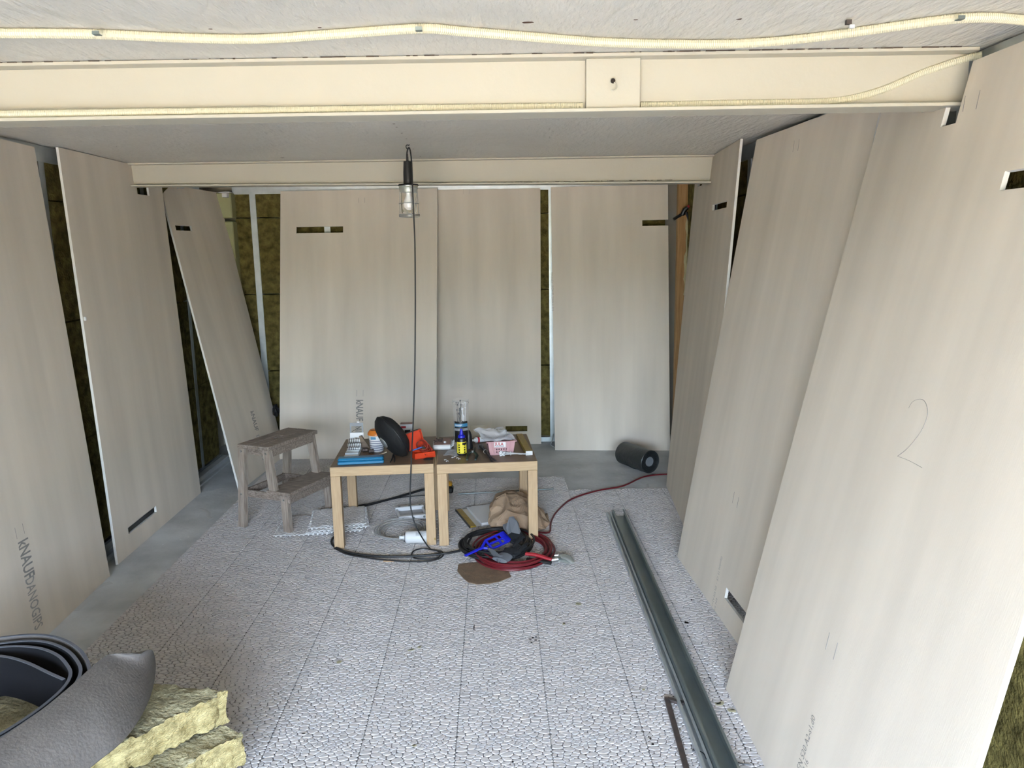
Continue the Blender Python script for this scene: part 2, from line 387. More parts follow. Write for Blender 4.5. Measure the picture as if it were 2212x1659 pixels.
print('beam1', ybL, ybR, zbL, zbR, 'beam2', Z(300, 351, H).y, Z(1500, 335, H).y)
b1, A1, ax1, ay1, R1 = beam('steel_beam', (-2.14, ybL), (1.30, ybR), zb1, 'cream painted steel beam nearest the camera, with conduit on its flange', .0)
f1, f2 = Y(1267, 180, 2.17).x, Y(1385, 180, 2.17).x
sp = MB().box(((f1+f2)/2, 2.172+.0275, (zb1+.009+H-.0105)/2), (f2-f1, .045, H-zb1-.0195), R1, bev=.002)
sp.add([], [])
part(sp, 'stiffener_plate', M['beam'], b1)
h = Y(1324, 175, 2.1685)
part(MB().cyl(h, h+Vector((0, -.004, 0)), .0062, n=14), 'bolt_hole', M['dirt'], b1)
part(MB().tube(spline([h+Vector((x*.001, -.004, z*.001)) for x, z in ((2, -4), (8, -8), (10, -16), (7, -22), (0, -25), (-4, -23))], 6), .0016, 6), 'wire_hook', M['beam'], b1, smooth=True)
b2, A2, ax2, ay2, R2 = beam('steel_beam', (-2.14, 4.55), (1.30, 4.545), 1.911, 'cream painted steel beam farther back, behind the hanging lamp', -.03)
# flaked rusty joint between beams and ceiling, the flakes joined
def flakes(parent, A, ax, n, sx, zz, yy, seed, ln=3.3):
    r_ = random.Random(seed); mb = MB()
    for i in range(n):
        t = r_.uniform(.1, ln) if sx is None else r_.uniform(*sx)
        w = r_.uniform(.004, .03); p = A+ax*t; mb.box((p.x, p.y+yy, zz), (w, .0025, r_.uniform(.001, .003)))
    o = part(mb, 'flaked_paint', M['beam_dirty'], parent); o['kind'] = 'stuff'
flakes(b1, A1, ax1, 70, None, H-.0018, -.0015, 1)
flakes(b1, A1, ax1, 45, (2.6, 3.38), H-.0018, -.0015, 2)
flakes(b2, A2, ax2, 60, (1.9, 3.2), 1.919, .044, 3)

# corrugated conduits
def conduit(name, pts, r, label, parent=None, n=9):
    P = spline(pts, 40)
    # resample by length
    d = [0]
    for a, b in zip(P[:-1], P[1:]): d.append(d[-1]+(b-a).length)
    step = .0024; N = int(d[-1]/step); out = []; j = 0
    for i in range(N):
        s = i*step
        while d[j+1] < s: j += 1
        t = (s-d[j])/max(1e-9, d[j+1]-d[j]); out.append(P[j].lerp(P[j+1], t))
    rr = [r if i % 2 else r*.90 for i in range(N)]
    o = MB().tube(out, rr, n).build(name, M['cream_pl'], parent, at=out[0], smooth=False)
    return tag(o, label, 'conduit')
rc = .0115
cp = [(-60, 72), (60, 72), (210, 74), (400, 82), (560, 84), (720, 74), (905, 62), (1000, 68), (1150, 80), (1300, 91), (1460, 95), (1600, 94), (1750, 82), (1900, 62), (2040, 43), (2130, 38), (2212, 44), (2290, 58)]
conduit('corrugated_conduit', [Z(x, y, H-.0122) for x, y in cp], rc, 'cream corrugated conduit snaking across the ceiling in front of the near beam')
zf = zb1+.009+.0115
P2 = [Vector((x, 2.2, zf)) for x in (-2.1, -1.6, -1.0, -.4, .12, .19, .28, .5)]+[Y(1700, 222, 2.195), Y(1810, 217, 2.195), Y(1900, 196, 2.19), Y(1990, 158, 2.19), Y(2080, 128, 2.18), Y(2125, 118, 2.16)]
conduit('corrugated_conduit', P2[:5]+[Vector((f1-.004, 2.2, zf))], .0105, 'cream corrugated conduit lying in the near beam left of its plate')
conduit('corrugated_conduit', [Vector((f2+.004, 2.2, zf)), Vector((f2+.08, 2.2, zf))]+[Y(1550, 224, 2.2)]+P2[8:], .0105, 'cream corrugated conduit in the near beam rising to the right wall')
for (x, y), lb in (((210, 75), 'dark metal clip on the ceiling conduit, leftmost'), ((905, 66), 'grey metal clip on the ceiling conduit near the frame middle'), ((2073, 42), 'brown metal clip on the ceiling conduit, rightmost')):
    c = Z(x, y, H-.0122-.0118)
    c2 = Z(x, y-4, H-.002)
    mb = MB().box(c, (.015, .014, .002)).box(c+Vector((0, -.0075, .003)), (.015, .002, .007))
    tag(mb.build('conduit_clip', M['galv_d'], at=c), lb, 'clip', 'clips on the ceiling conduit')
c = Z(1833, 44, H-.005)
r0 = empty('conduit_clip', c, 'empty rusty clip with white tab hanging from the ceiling', 'clip')
part(MB().box(c+Vector((0, 0, -.004)), (.012, .010, .010)), 'clip_body', M['iron'], r0)
part(MB().box(c+Vector((.007, -.003, -.014)), (.012, .008, .008), bev=.001), 'plastic_tab', M['white'], r0)
# flaked spots on the ceiling slab
spots = MB()
for x, y, w in ((1140, 49, .028), (1373, 43, .012), (1597, 42, .014), (1600, 41, .008), (453, 127, .006), (455, 63, .012), (690, 60, .012), (851, 268, .016), (857, 275, .012), (868, 288, .014), (878, 300, .010), (893, 322, .010), (908, 338, .010), (610, 341, .03), (160, 318, .006), (252, 317, .006), (950, 337, .008)):
    p = Z(x, y, H-.0006); spots.prism([(w/2*math.cos(a)*random.uniform(.6, 1), w*.3*math.sin(a)*random.uniform(.5, 1)) for a in np.linspace(0, 2*PI, 9)[:-1]], 0, .0006, Matrix.Translation(p))
struct(spots, 'flaked_spots', M['rust'], ceil)['kind'] = 'stuff'

# ------------------------------------------------------------------ plasterboards
BOARDS = {}
def board(key, P0, P1, P3, label, holes=(), th=.0125, P2=None, bend=0, group=None, front=None):
    """P0 bottom start, P1 bottom end, P3 top above P0; holes in metres (u0,v0,u1,v1)"""
    P0, P1, P3 = Vector(P0), Vector(P1), Vector(P3)
    U = P1-P0; w = U.length; U.normalize(); V = P3-P0; h = V.length; V.normalize()
    n = U.cross(V).normalized()
    ctr = (P0+P1+P3)/3
    if n.dot(CAM-ctr) < 0: n = -n
    def pt(u, v, k):
        q = P0+U*u+V*v
        return q+n*(k*th+bend*math.sin(PI*v/h)*1.0)
    cu = sorted(set([0, w]+[x for hh in holes for x in (max(0, hh[0]), min(w, hh[2]))]))
    cv = sorted(set([0, h]+[x for hh in holes for x in (max(0, hh[1]), min(h, hh[3]))]+([h*k/10 for k in range(1, 10)] if bend else [])))
    mb = MB(); ids = {}; uvs = []
    def vid(i, j, k, off=0):
        key_ = (i, j, k)
        if key_ not in ids: ids[key_] = len(mb.v); mb.v.append(pt(cu[i], cv[j], k)-P0)
        return ids[key_]
    def solid(i, j):
        if i < 0 or j < 0 or i >= len(cu)-1 or j >= len(cv)-1: return False
        cx_, cy_ = (cu[i]+cu[i+1])/2, (cv[j]+cv[j+1])/2
        return not any(hh[0] < cx_ < hh[2] and hh[1] < cy_ < hh[3] for hh in holes)
    for i in range(len(cu)-1):
        for j in range(len(cv)-1):
            if not solid(i, j): continue
            mb.f.append((vid(i, j, 1), vid(i+1, j, 1), vid(i+1, j+1, 1), vid(i, j+1, 1))); mb.m.append(0)
            mb.f.append((vid(i, j, 0), vid(i, j+1, 0), vid(i+1, j+1, 0), vid(i+1, j, 0))); mb.m.append(0)
            for di, dj, e in ((-1, 0, ((i, j), (i, j+1))), (1, 0, ((i+1, j), (i+1, j+1))), (0, -1, ((i, j), (i+1, j))), (0, 1, ((i, j+1), (i+1, j+1)))):
                if not solid(i+di, j+dj):
                    (a, b), (c_, d_) = e; mb.f.append((vid(a, b, 0), vid(c_, d_, 0), vid(c_, d_, 1), vid(a, b, 1))); mb.m.append(1)
    o = mb.build('plasterboard', [M['gyp'], M['core']], None, at=P0, local=True)
    me = o.data; uvl = me.uv_layers.new(name='UV'); off = len(BOARDS)*3.17
    inv = [(v.co.dot(U)+off, v.co.dot(V)) for v in me.vertices]
    for l in me.loops: uvl.data[l.index].uv = inv[l.vertex_index]
    tag(o, label, 'plasterboard')
    BOARDS[key] = dict(o=o, P0=P0, U=U, V=V, n=n, th=th, w=w, h=h, bend=bend)
    return BOARDS[key]
def uvpx(b, x, y):
    q = PL(x, y, b['P0']+b['n']*b['th'], b['n']); return (q-b['P0']).dot(b['U']), (q-b['P0']).dot(b['V'])
def plane_uv(P0, P1, P3):
    U = (P1-P0).normalized(); V = (P3-P0).normalized(); n = U.cross(V).normalized()
    # dual basis because U,V may not be square
    def f(x, y):
        q = PL(x, y, P0, n)-P0; c = U.dot(V); a, b = q.dot(U), q.dot(V); k = 1-c*c
        return ((a-c*b)/k, (b-c*a)/k)
    return f
def hole(f, a, b):
    (u0, v0), (u1, v1) = f(*a), f(*b); return (min(u0, u1), min(v0, v1), max(u0, u1), max(v0, v1))
def on_board(b, u, v, lift=.0008):
    return b['P0']+b['U']*u+b['V']*v+b['n']*(b['th']+lift+b['bend']*math.sin(PI*v/b['h']))
def print_on(b, s, x, y, size, m, bold=0, sx=1.0, down=True, name='printed_lettering'):
    """lettering that starts at the seen point (x, y) and reads downwards, letter tops to the right"""
    u, v = uvpx(b, x, y); U, V, n = b['U'], b['V'], b['n']
    right = U if n.dot(U.cross(V)) > 0 else -U   # to the viewer's right
    T = frame(on_board(b, u, v)-b['P0'], -V, right) if down else frame(on_board(b, u, v)-b['P0'], right, V)
    return text_mesh(s, size, T, b['o'], m, name, bold, sx=sx)
def stroke(b, pts, r=.0008, m=None, name='pencil_mark'):
    P = [on_board(b, *uvpx(b, x, y), lift=.0003)-b['P0'] for x, y in pts]
    mb = MB().tube(P if len(P) < 3 else spline(P, 8), r, 4, flat=.4)
    return mb.build(name, m or M['pencil'], b['o'])

# left wall
A_far = Z(232, 1245); A_dir = (Z(100, 1370)-A_far).normalized(); A_top = X(68, 318, XL+.012)
tlA = A_top-A_far
A = board('A', A_far, A_far+A_dir*1.2, A_far+tlA, 'plasterboard leaning at the left edge with big grey printed lettering')
B0, B1_, B3 = Z(250, 1220), Z(430, 1065), Z(120, 318, H-.004)
fB = plane_uv(B0, B1_, B3); hB = (B3-B0).length
n0 = fB(292, 415); n1 = fB(322, 424)
B = board('B', B0, B1_, B3, 'plasterboard leaning on the left wall with a dark slot near its foot',
          holes=[hole(fB, (273, 1155), (332, 1093)), (n0[0], n1[1], n0[0]+.16, 9)])
C0, C1 = Z(515, 1062), Z(613, 985); C2 = X(467, 417, XL+.03)
C3 = C0+(C2-C1)
fC = plane_uv(C0, C1, C3)
C = board('C', C0, C1, C3, 'steeply leaning plasterboard behind the step stool with slot high up', holes=[hole(fC, (374, 487), (412, 500))])
# back wall
D0, D1 = Z(605, 993), Z(943, 990); D3 = Y(607, 414, YB-.02)
fD = plane_uv(D0, D1, D3)
D = board('D', D0, D1, D3, 'wide plasterboard against the back wall left of the lamp cable', holes=[hole(fD, (641, 491), (742, 503))])
E1 = Z(1169, 958); E2 = Y(1167, 407, YB-.012); E0 = E1-Vector((.9, -.01, 0)); E3 = E2-Vector((.9, 0, 0)); E3.z = E2.z
fE = plane_uv(E0, E1, E0+(E2-E1))
Eb = board('E', E0, E1, E0+(E2-E1), 'middle plasterboard on the back wall, partly behind its left neighbour', holes=[hole(fE, (1092, 920), (1139, 931))])
F0, F1 = Z(1199, 972), Z(1447, 973); F3 = Y(1190, 405, YB-.012)
fF = plane_uv(F0, F1, F3)
Fb = board('F', F0, F1, F3, 'plasterboard at the right end of the back wall behind the black roll', holes=[hole(fF, (1387, 476), (1475, 487))])
# right wall
G0, G1, G3b = Z(1443, 1050), Z(1517, 1222), None
GT = Z(1605, 300, H-.004)
fG0 = plane_uv(G1, G0, GT)
G = None
GP3 = G1+(GT-G1)
hG = [hole(fG0, (1543, 456), (1576, 434))]
q0 = fG0(1508, 406); q1 = fG0(1521, 398)
hG.append((q1[0], q0[1], q1[0]+.155, 9))
G = board('G', G1, G0, GP3, 'farthest plasterboard on the right wall, narrow with small dark slot', holes=hG)
H0, H1 = Z(1468, 1205), Z(1652, 1469); H3 = X(1640, 303, 1.262)
fH = plane_uv(H0, H1, H3)
Hb = board('H', H0, H1, H3, 'middle plasterboard leaning on the right wall, slot near its foot', holes=[hole(fH, (1571, 1292), (1628, 1337))])
I0 = Z(1575, 1490); I1 = I0+(Z(1660, 1659)-I0).normalized()*1.2; IT = X(2212, 95, 1.273)
fI = plane_uv(I0, I1, IT)
_n = (I1-I0).cross(IT-I0).normalized()
_q = PL(1913, 240, I0, _n); IV = (_q-I0).normalized(); IU = (I1-I0).normalized()
_c = IU.dot(IV); _d = IT-I0; _v = (_d.dot(IV)-_c*_d.dot(IU))/(1-_c*_c)
I3 = I0+IV*_v; fI = plane_uv(I0, I1, I3)
_a, _b, _e2 = fI(2041, 277), fI(2074, 268), fI(2170, 414); _t = fI(2172, 374)
Ib = board('I', I0, I1, I3, 'largest nearest plasterboard on the right with a pencilled numeral 2',
           holes=[(_a[0], (_a[1]+_b[1])/2, _b[0], 9), (_e2[0], _e2[1], _e2[0]+.19, _t[1]), (0, fI(2100, 140)[1]-.004, _b[0]+.001, 9), (_a[0]-.13, fI(2041, 233)[1], _a[0]+.001, 9)])
mb = MB(); mb.box((0, 0, 0), (.001, .001, .001))
# a light line along the tapered edge of the near board
# lettering and pencil marks
print_on(A, 'kNAUF', 28, 1158, .10, M['ink'], .002, sx=.52)
print_on(A, 'DANOGIPS', 46, 1238, .088, M['ink_l'], .001, sx=.50)
print_on(A, 'C', 72, 1362, .05, M['ink_l'])
stroke(A, [(20, 1127), (26, 1151)], .001); stroke(A, [(37, 1119), (43, 1141)], .001)
print_on(C, 'kNAUF', 539, 902, .085, M['ink'], .002, sx=.56)
print_on(C, 'DANOGIPS', 554, 953, .072, M['ink_l'], .001, sx=.52)
print_on(D, 'kNAUF', 768, 866, .072, M['ink'], .002, sx=.72)
print_on(D, 'DANOGIPS', 767, 917, .066, M['ink_l'], .001, sx=.62)
for x in (768, 782): stroke(D, [(x, 845), (x, 859)], .0009)
for x in (766, 779): stroke(D, [(x, 430), (x, 441)], .0009)
for x in (1005, 1019): stroke(Eb, [(x, 818), (x, 832)], .0009)
for x in (997, 1010): stroke(Eb, [(x, 409), (x, 420)], .0009)
print_on(Fb, 'www.knauf.se   13.CDM HPL  2018 04 16  18:15', 1195, 588, .024, M['ink_l'], 0, sx=.62)
stroke(Hb, [(1741, 282), (1737, 308)], .0008); stroke(Hb, [(1753, 277), (1749, 303)], .0008)
stroke(Hb, [(1594, 1053), (1589, 1077)], .0009); stroke(Hb, [(1604, 1063), (1599, 1086)], .0009)
print_on(Hb, 'Gipsskiva 13  CE  -  EN 520 A2-s1,d0   18 16', 1563, 1190, .026, M['ink_l'], 0, sx=.62)
print_on(Hb, 'EN 520', 1551, 1278, .022, M['ink_l'], 0)
stroke(Ib, [(1809, 1354), (1799, 1390)], .0009); stroke(Ib, [(1828, 1374), (1817, 1410)], .0009)
stroke(Ib, [(2150, 160), (2143, 196)], .0009); stroke(Ib, [(2187, 142), (2176, 186)], .0009)
stroke(Ib, [(2002, 861), (2010, 848), (2024, 840), (2038, 840), (2046, 852), (2047, 872), (2036, 900), (2018, 926), (1996, 950), (1974, 967)], .0007)
stroke(Ib, [(1974, 967), (2002, 974), (2033, 986)], .0007)
uA = uvpx(Ib, 1722, 1659)
def print_up(b, s, x, y, size, m, bold=0, sx=1):
    u, v = uvpx(b, x, y); U, V, n = b['U'], b['V'], b['n']; right = U if n.dot(U.cross(V)) > 0 else -U
    return text_mesh(s, size, frame(on_board(b, u, v)-b['P0'], V, -right), b['o'], m, 'printed_lettering', bold, sx=sx)
print_up(Ib, '520-1 - EN 520 A2-s1,d0', 1722, 1700, .034, M['ink'], 0, .68)
print_up(Ib, '13 01 18 16', 1738, 1690, .030, M['ink'], 0, .62)
# white gypsum crumb on the edge of board B
c = PL(177, 689, B['P0'], B['n'])
MB().box(c-B['P0']+B['n']*.012, (.02, .018, .02), bev=.004).build('gypsum_crumb', M['core'], B['o'])
# low grey-lilac ledge lying along the left wall foot
l0, l1 = Z(429, 1043), Z(497, 987)
mb = MB().box((XL+.045, (3.2+5.7)/2, .02), (.05, 2.5, .04), bev=.003).box((XL+.085, (3.2+5.7)/2, .006), (.03, 2.5, .012), bev=.002)
struct(mb, 'trim_1', M['concrete'])

# ------------------------------------------------------------------ pebble tiles (one mould, as the real product)
TS = .30
def pebble_tile():
    N = 236; r_ = np.random.RandomState(3); ar = 1.5   # pebbles wider than deep
    P = r_.rand(N, 2)*[TS, TS*ar]
    ext = np.array([TS, TS*ar])
    for it in range(2):
        S = r_.rand(9000, 2)*ext; dd_ = S[:, None]-P[None]; dd_[..., 1] -= ext[1]*np.round(dd_[..., 1]/ext[1]); d = (dd_**2).sum(2); k = d.argmin(1); S = P[k]+dd_[np.arange(9000), k]
        for i in range(N):
            q = S[k == i]
            if len(q): P[i] = P[i]*.45+q.mean(0)*.55
    wgt = r_.uniform(-1, 1, N)*.00006; wgt = np.tile(wgt, 3); PP = np.concatenate([P, P+[0, ext[1]], P-[0, ext[1]]])
    mb = MB(); grp = []
    for i in range(N):
        poly = [np.array(p) for p in ((0, -.1), (ext[0], -.1), (ext[0], ext[1]+.1), (0, ext[1]+.1))]
        d = ((PP-P[i])**2).sum(1); nb = np.argsort(d)[1:22]
        for j in nb:
            e_ = PP[j]-P[i]; dd = (PP[j]@PP[j]-P[i]@P[i]+wgt[i]-wgt[j])/2
            out = []
            for a, b in zip(poly, poly[1:]+poly[:1]):
                sa, sb = a@e_-dd, b@e_-dd
                if sa <= 0: out.append(a)
                if sa*sb < 0: out.append(a+(b-a)*(sa/(sa-sb)))
            poly = out
            if len(poly) < 3: break
        if len(poly) < 3: continue
        q = np.array(poly)*[1, 1/ar]; c = q.mean(0)
        xy = []
        for a, b, z_ in zip(q, np.roll(q, -1, 0), np.roll(q, 1, 0)):   # cut every corner
            xy += [a+(z_-a)*.31, a+(b-a)*.31]
        xy = [c+(p_-c)*max(.5, 1-.00095/max(.002, np.linalg.norm(p_-c))) for p_ in xy]
        M_ = len(xy); grp.append((len(mb.v), M_))
        hh = .0065+r_.uniform(-.0003, .0004)
        R_ = []
        for s_, z in ((1.0, .0022), (.985, hh*.72), (.87, hh)):
            R_.append([Vector((c[0]+(x-c[0])*s_-TS/2, c[1]+(y-c[1])*s_-TS/2, z)) for x, y in xy])
        o = len(mb.v); vs = [p for r0_ in R_ for p in r0_]; n = M_
        fs = [(a*n+k, a*n+(k+1) % n, (a+1)*n+(k+1) % n, (a+1)*n+k) for a in range(2) for k in range(n)]+[tuple(2*n+k for k in range(n))]
        mb.add(vs, fs)
    base = MB().box((0, 0, .0012), (TS-.0022, TS, .0024))
    return base, mb, grp
tb, tp, tgrp = pebble_tile()
tile0 = tb.build('floor_tile', M['groove_shade_dirt'], floor, local=True)
peb0 = tp.build('pebbles', M['pebble'], tile0, smooth=True, angle=24, local=True); peb0['kind'] = 'stuff'
SX0 = -.751
placed = []
def put_tile(i, j):
    x, y = SX0+(i+.5)*TS, 4.763-(j+.5)*TS
    if not placed: o = tile0
    else:
        o = tile0.copy(); COL.objects.link(o); p = peb0.copy(); COL.objects.link(p); p.parent = o
    o.location = (x, y, 0); placed.append(o)
for i in range(-3, 6):
    for j in range(0, 12): put_tile(i, j)
for i in range(-3, 4): put_tile(i, -1)
for i in range(-3, 1):
    for j in (-2, -3): put_tile(i, j)
for i in range(1, 3): put_tile(i, -2) if False else None
# narrower cut column along the right edge: the same tile, trimmed
cut = .072; tm = MB().box((cut/2-TS/2, 0, .0012), (cut, TS, .0024)); pm = MB(); K = 39
for g0_, n_g in tgrp:
    vs = tp.v[g0_:g0_+3*n_g]
    if max(p.x for p in vs) < cut-TS/2+.004:
        pm.add(vs, [(a*n_g+k, a*n_g+(k+1) % n_g, (a+1)*n_g+(k+1) % n_g, (a+1)*n_g+k) for a in range(2) for k in range(n_g)]+[tuple(2*n_g+k for k in range(n_g))])
ct0 = tm.build('floor_tile', M['groove_shade_dirt'], floor, local=True)
cp0 = pm.build('pebbles', M['pebble'], ct0, smooth=True, angle=24, local=True); cp0['kind'] = 'stuff'
for j in range(0, 5):
    if j: 
        o = ct0.copy(); COL.objects.link(o); p_ = cp0.copy(); COL.objects.link(p_); p_.parent = o
    else: o = ct0
    o.location = (SX0+6.5*TS, 4.763-(j+.5)*TS, 0)
TT = .0069  # height of the tiled floor

# smears, dirt and fluff on the floors: countless bits, joined
def blobs(name, items, m, zz, parent=floor, irr=.45):
    mb = MB()
    for x, y, w, d in [(x+random.uniform(-1, 1)*q_*w*90, y+random.uniform(-1, 1)*q_*d*60, w*f_, d*f_) for x, y, w, d in items for q_, f_ in ((0, .75), (1, .45), (1, .4), (1, .3))]:
        p = Z(x, y, zz); k = random.randint(7, 10)
        mb.prism([(w/2*math.cos(a)*random.uniform(1-irr, 1), d/2*math.sin(a)*random.uniform(1-irr, 1)) for a in np.linspace(0, 2*PI, k+1)[:-1]], 0, .0012, Matrix.Translation(p)@rot('Z', random.uniform(-.6, .6)))
    o = struct(mb, name, m, parent); o['kind'] = 'stuff'; return o
blobs('fluff_spots', [(1250, 1305, .05, .035), (733, 1430, .035, .03), (888, 1404, .05, .02), (906, 1398, .025, .02), (1218, 1348, .02, .03), (895, 1611, .02, .02), (1700, 1498, .0, .0), (1555, 1520, .06, .03), (1580, 1535, .05, .03), (1540, 1650, .04, .04), (1390, 1490, .02, .02), (1420, 1365, .03, .03), (1430, 1370, .02, .02)], M['moss'], TT)
blobs('dark_crumbs', [(1145, 1381, .022, .010), (1151, 1378, .016, .014), (1157, 1383, .02, .008), (1148, 1388, .018, .008), (1158, 1376, .012, .01), (1121, 1400, .008, .006), (1494, 1296, .014, .014), (1405, 1595, .012, .012), (1410, 1608, .014, .014), (1401, 1592, .01, .01), (1483, 1345, .03, .025), (655, 1585, .02, .008), (1024, 1355, .005, .07), (1108, 1646, .012, .012)], M['dirt'], TT)
blobs('white_specks', [(462, 1177, .012, .012), (390, 1165, .015, .008), (407, 1160, .008, .008), (352, 1176, .012, .008), (1292, 1295, .02, .02), (1325, 1298, .016, .016), (996, 1612, .012, .018), (420, 1080, .02, .01), (1352, 1052, .01, .01)], M['white'], TT)
blobs('plaster_smears', [(1300, 1131, .06, .02), (1290, 1135, .05, .015)], M['plaster'], TT)
pz = MB()
for pts, w in (([(430, 1099), (441, 1101), (450, 1108), (449, 1115), (456, 1121)], .012), ([(190, 1280), (215, 1266), (240, 1258)], .02), ([(160, 1320), (178, 1305), (195, 1290)], .02), ([(1182, 997), (1200, 995)], .006), ([(1215, 993), (1250, 990)], .006), ([(1398, 1045), (1400, 1056)], .008), ([(1362, 1030), (1375, 1035), (1382, 1038)], .012), ([(1246, 1012), (1252, 1010)], .02), ([(1343, 1022), (1350, 1022)], .015)):
    pz.tube([Z(x, y, .0006) for x, y in pts], w, 8, flat=.06)
struct(pz, 'plaster_streaks', M['plaster'], floor, smooth=True)['kind'] = 'stuff'
# ------------------------------------------------------------------ tables
def side_table(root_xy, rz, label, w, dp):
    t = empty('side_table', (*root_xy, TT*.0), label, 'table', 'oak veneer side tables', rz)
    h = .45; th = .05
    def P(mb, n, m): return mb.build(n, m, t, local=True)
    P(MB().box((0, 0, h-th/2), (w, dp, th-.001), bev=.0015), 'table_top', M['oak'])
    P(MB().box((0, 0, h-.0003), (w-.006, dp-.006, .0009)), 'worn_top_surface', M['oaktop'])
    for sx_ in (-1, 1):
        for sy in (-1, 1):
            P(MB().box((sx_*(w/2-.0255), sy*(dp/2-.0255), (h-th)/2+TT/2), (.05, .05, h-th-TT), bev=.0015), 'leg', M['oak_v'])
    return t
h0 = .45
DPT = .60
def put_table(a, b, label):
    d = b-a; an = math.atan2(d.y, d.x); c = (a+b)/2+Vector((-math.sin(an), math.cos(an), 0))*DPT/2
    return side_table((c.x, c.y), an, label, d.length, DPT)
t1 = put_table(Z(712, 1010, h0), Z(936.5, 1002, h0), 'oak veneer side table on the left, carrying the black speaker')
t2 = put_table(Z(943, 1004, h0), Z(1161, 996, h0), 'oak veneer side table on the right, carrying the pink basket')
ZT = h0+.0008

# ------------------------------------------------------------------ weathered step stool
def T(x, y, h=ZT): return Z(x, y, h)
fA, fB_, fC_ = Z(523, 1138, TT), Z(624, 1150, TT), Z(712, 1100, TT)   # two near feet on the left side, one far right
st = empty('step_stool', (fA.x, fA.y, TT), 'weathered grey brown wooden step stool left of the tables', 'stool')

sA = Vector((.422, .907, 0)).normalized(); sB = Vector((sA.y, -sA.x, 0)); sO = Vector((fA.x, fA.y, 0))
def SL(a, b, z): return sO+sA*a+sB*b+Vector((0, 0, z))
SR = Matrix(((sA.x, sB.x, 0), (sA.y, sB.y, 0), (0, 0, 1)))
def sbox(a0, a1, b0, b1, z0, z1, nm, m='weather', bev=.003):
    return part(MB().box(SL((a0+a1)/2, (b0+b1)/2, (z0+z1)/2), (a1-a0, b1-b0, z1-z0), SR, bev=bev), nm, M[m], st)
def sleg(a, b0, z0, b1, z1, w=.028, d_=.045, spl=0):
    mb = MB(); R_ = []
    for b, z, aa in ((b0, z0, a-spl), (b1, z1, a)):
        R_.append([SL(aa+x, b+y, z) for x, y in ((-w/2, -d_/2), (w/2, -d_/2), (w/2, d_/2), (-w/2, d_/2))])
    return part(mb.rings(R_), 'leg', M['weather_v'], st)
SW = .40
for k, (b0, b1) in enumerate(((.030, .100), (.103, .172), (.175, .248))):
    if k == 1:   # middle slat with the hand hole
        sbox(-.02, .15, b0, b1, .478, .50, 'seat_slat'); o_ = sbox(.23, SW+.01, b0, b1, .478, .50, 'seat_slat')
        sbox(.15, .23, b0, b0+.02, .479, .499, 'seat_slat', bev=0); sbox(.15, .23, b1-.02, b1, .479, .499, 'seat_slat', bev=0)
    else: sbox(-.02, SW+.01, b0, b1, .478, .50, 'seat_slat')
for a, sg in ((.008, 1), (SW-.018, -1)):
    sleg(a, -.0, TT, .045, .477, spl=.0)
    sleg(a, .245, .235, .215, .477)
    sleg(a, .325, TT, .318, .228)
    sbox(a-.006+.018*sg, a+.006+.018*sg, .03, .24, .435, .477, 'side_apron', bev=.001)
    sbox(a-.006+.018*sg, a+.006+.018*sg, .0, .34, .185, .225, 'side_rail', bev=.001)
sbox(.03, SW-.04, .222, .238, .435, .477, 'front_apron', bev=.001)
sbox(.03, SW-.04, .012, .028, .185, .225, 'back_rail', bev=.001)
sbox(-.012, SW+.005, .205, .365, .228, .25, 'step_board')
sbox(.0, SW-.01, .340, .356, .185, .228, 'step_apron', bev=.001)
for a in (.008-.0145,):
    for b, z in ((.042, .456), (.215, .456), (.018, .205), (.318, .205)):
        part(MB().cyl(SL(a, b, z), SL(a-.004, b, z), .006, .004, 10), 'screw_head', M['steel'], st)
# ------------------------------------------------------------------ small things
def panel(mb, Tm, w, h, th, holes=(), mi=0):
    """flat plate in its own x,z plane with rectangular openings"""
    cu = sorted(set([0, w]+[x for q in holes for x in (q[0], q[2])])); cv = sorted(set([0, h]+[x for q in holes for x in (q[1], q[3])]))
    for i in range(len(cu)-1):
        for j in range(len(cv)-1):
            x, z = (cu[i]+cu[i+1])/2, (cv[j]+cv[j+1])/2
            if any(q[0] < x < q[2] and q[1] < z < q[3] for q in holes): continue
            t = MB().box((x, 0, z), (cu[i+1]-cu[i], th, cv[j+1]-cv[j])); mb.add([Tm @ p for p in t.v], t.f, mi)
    return mb
def one(mb, name, m, label, cat, at, smooth=False, group=None, **k):
    return tag(mb.build(name, m, at=at, smooth=smooth, **k), label, cat, group)
def bx(T_, c, d, bev=0):
    t = MB().box(c, d, bev=bev); t.v = [T_ @ p for p in t.v]; return t
X_, Y_, Z_ = Vector((1, 0, 0)), Vector((0, 1, 0)), Vector((0, 0, 1))

# drill bit case
p = T(743, 989); q = T(774, 988); r = T(752, 967)
xa = (q-p).normalized(); F_ = frame(p, xa, Z_.cross(xa)); dep = (r-p).length; w = (q-p).length
dc = empty('drill_bit_case', p, 'small white metal drill bit case standing open on the left table', 'tool case')
part(bx(F_, (w/2, dep*.5, .004), (w, dep, .008), .001), 'tray', M['white'], dc)
part(bx(F_, (w/2, dep*.28, .013), (w*.94, dep*.3, .010), .001), 'inner_tray', M['galv'], dc)
for k in range(3):
    y_ = dep*(.50+.17*k); part(bx(F_, (w/2, y_, .016+.008*k), (w*.96, .006, .018+.016*k), .001), 'bit_holder', M['steel'], dc)
    for j in range(7): part(MB().cyl(F_ @ Vector((w*(.1+.13*j), y_-.006, .012+.012*k)), F_ @ Vector((w*(.1+.13*j), y_-.004, .034+.014*k)), .0026-.0002*j, n=8), 'drill_bit', M['iron'], dc)
L0 = F_ @ Matrix.Translation((.004, dep, .022)) @ rot('X', -.10)
part(panel(MB(), L0, w, .062, .003, [(.024, .018, .048, .036)]), 'case_back', M['white'], dc)
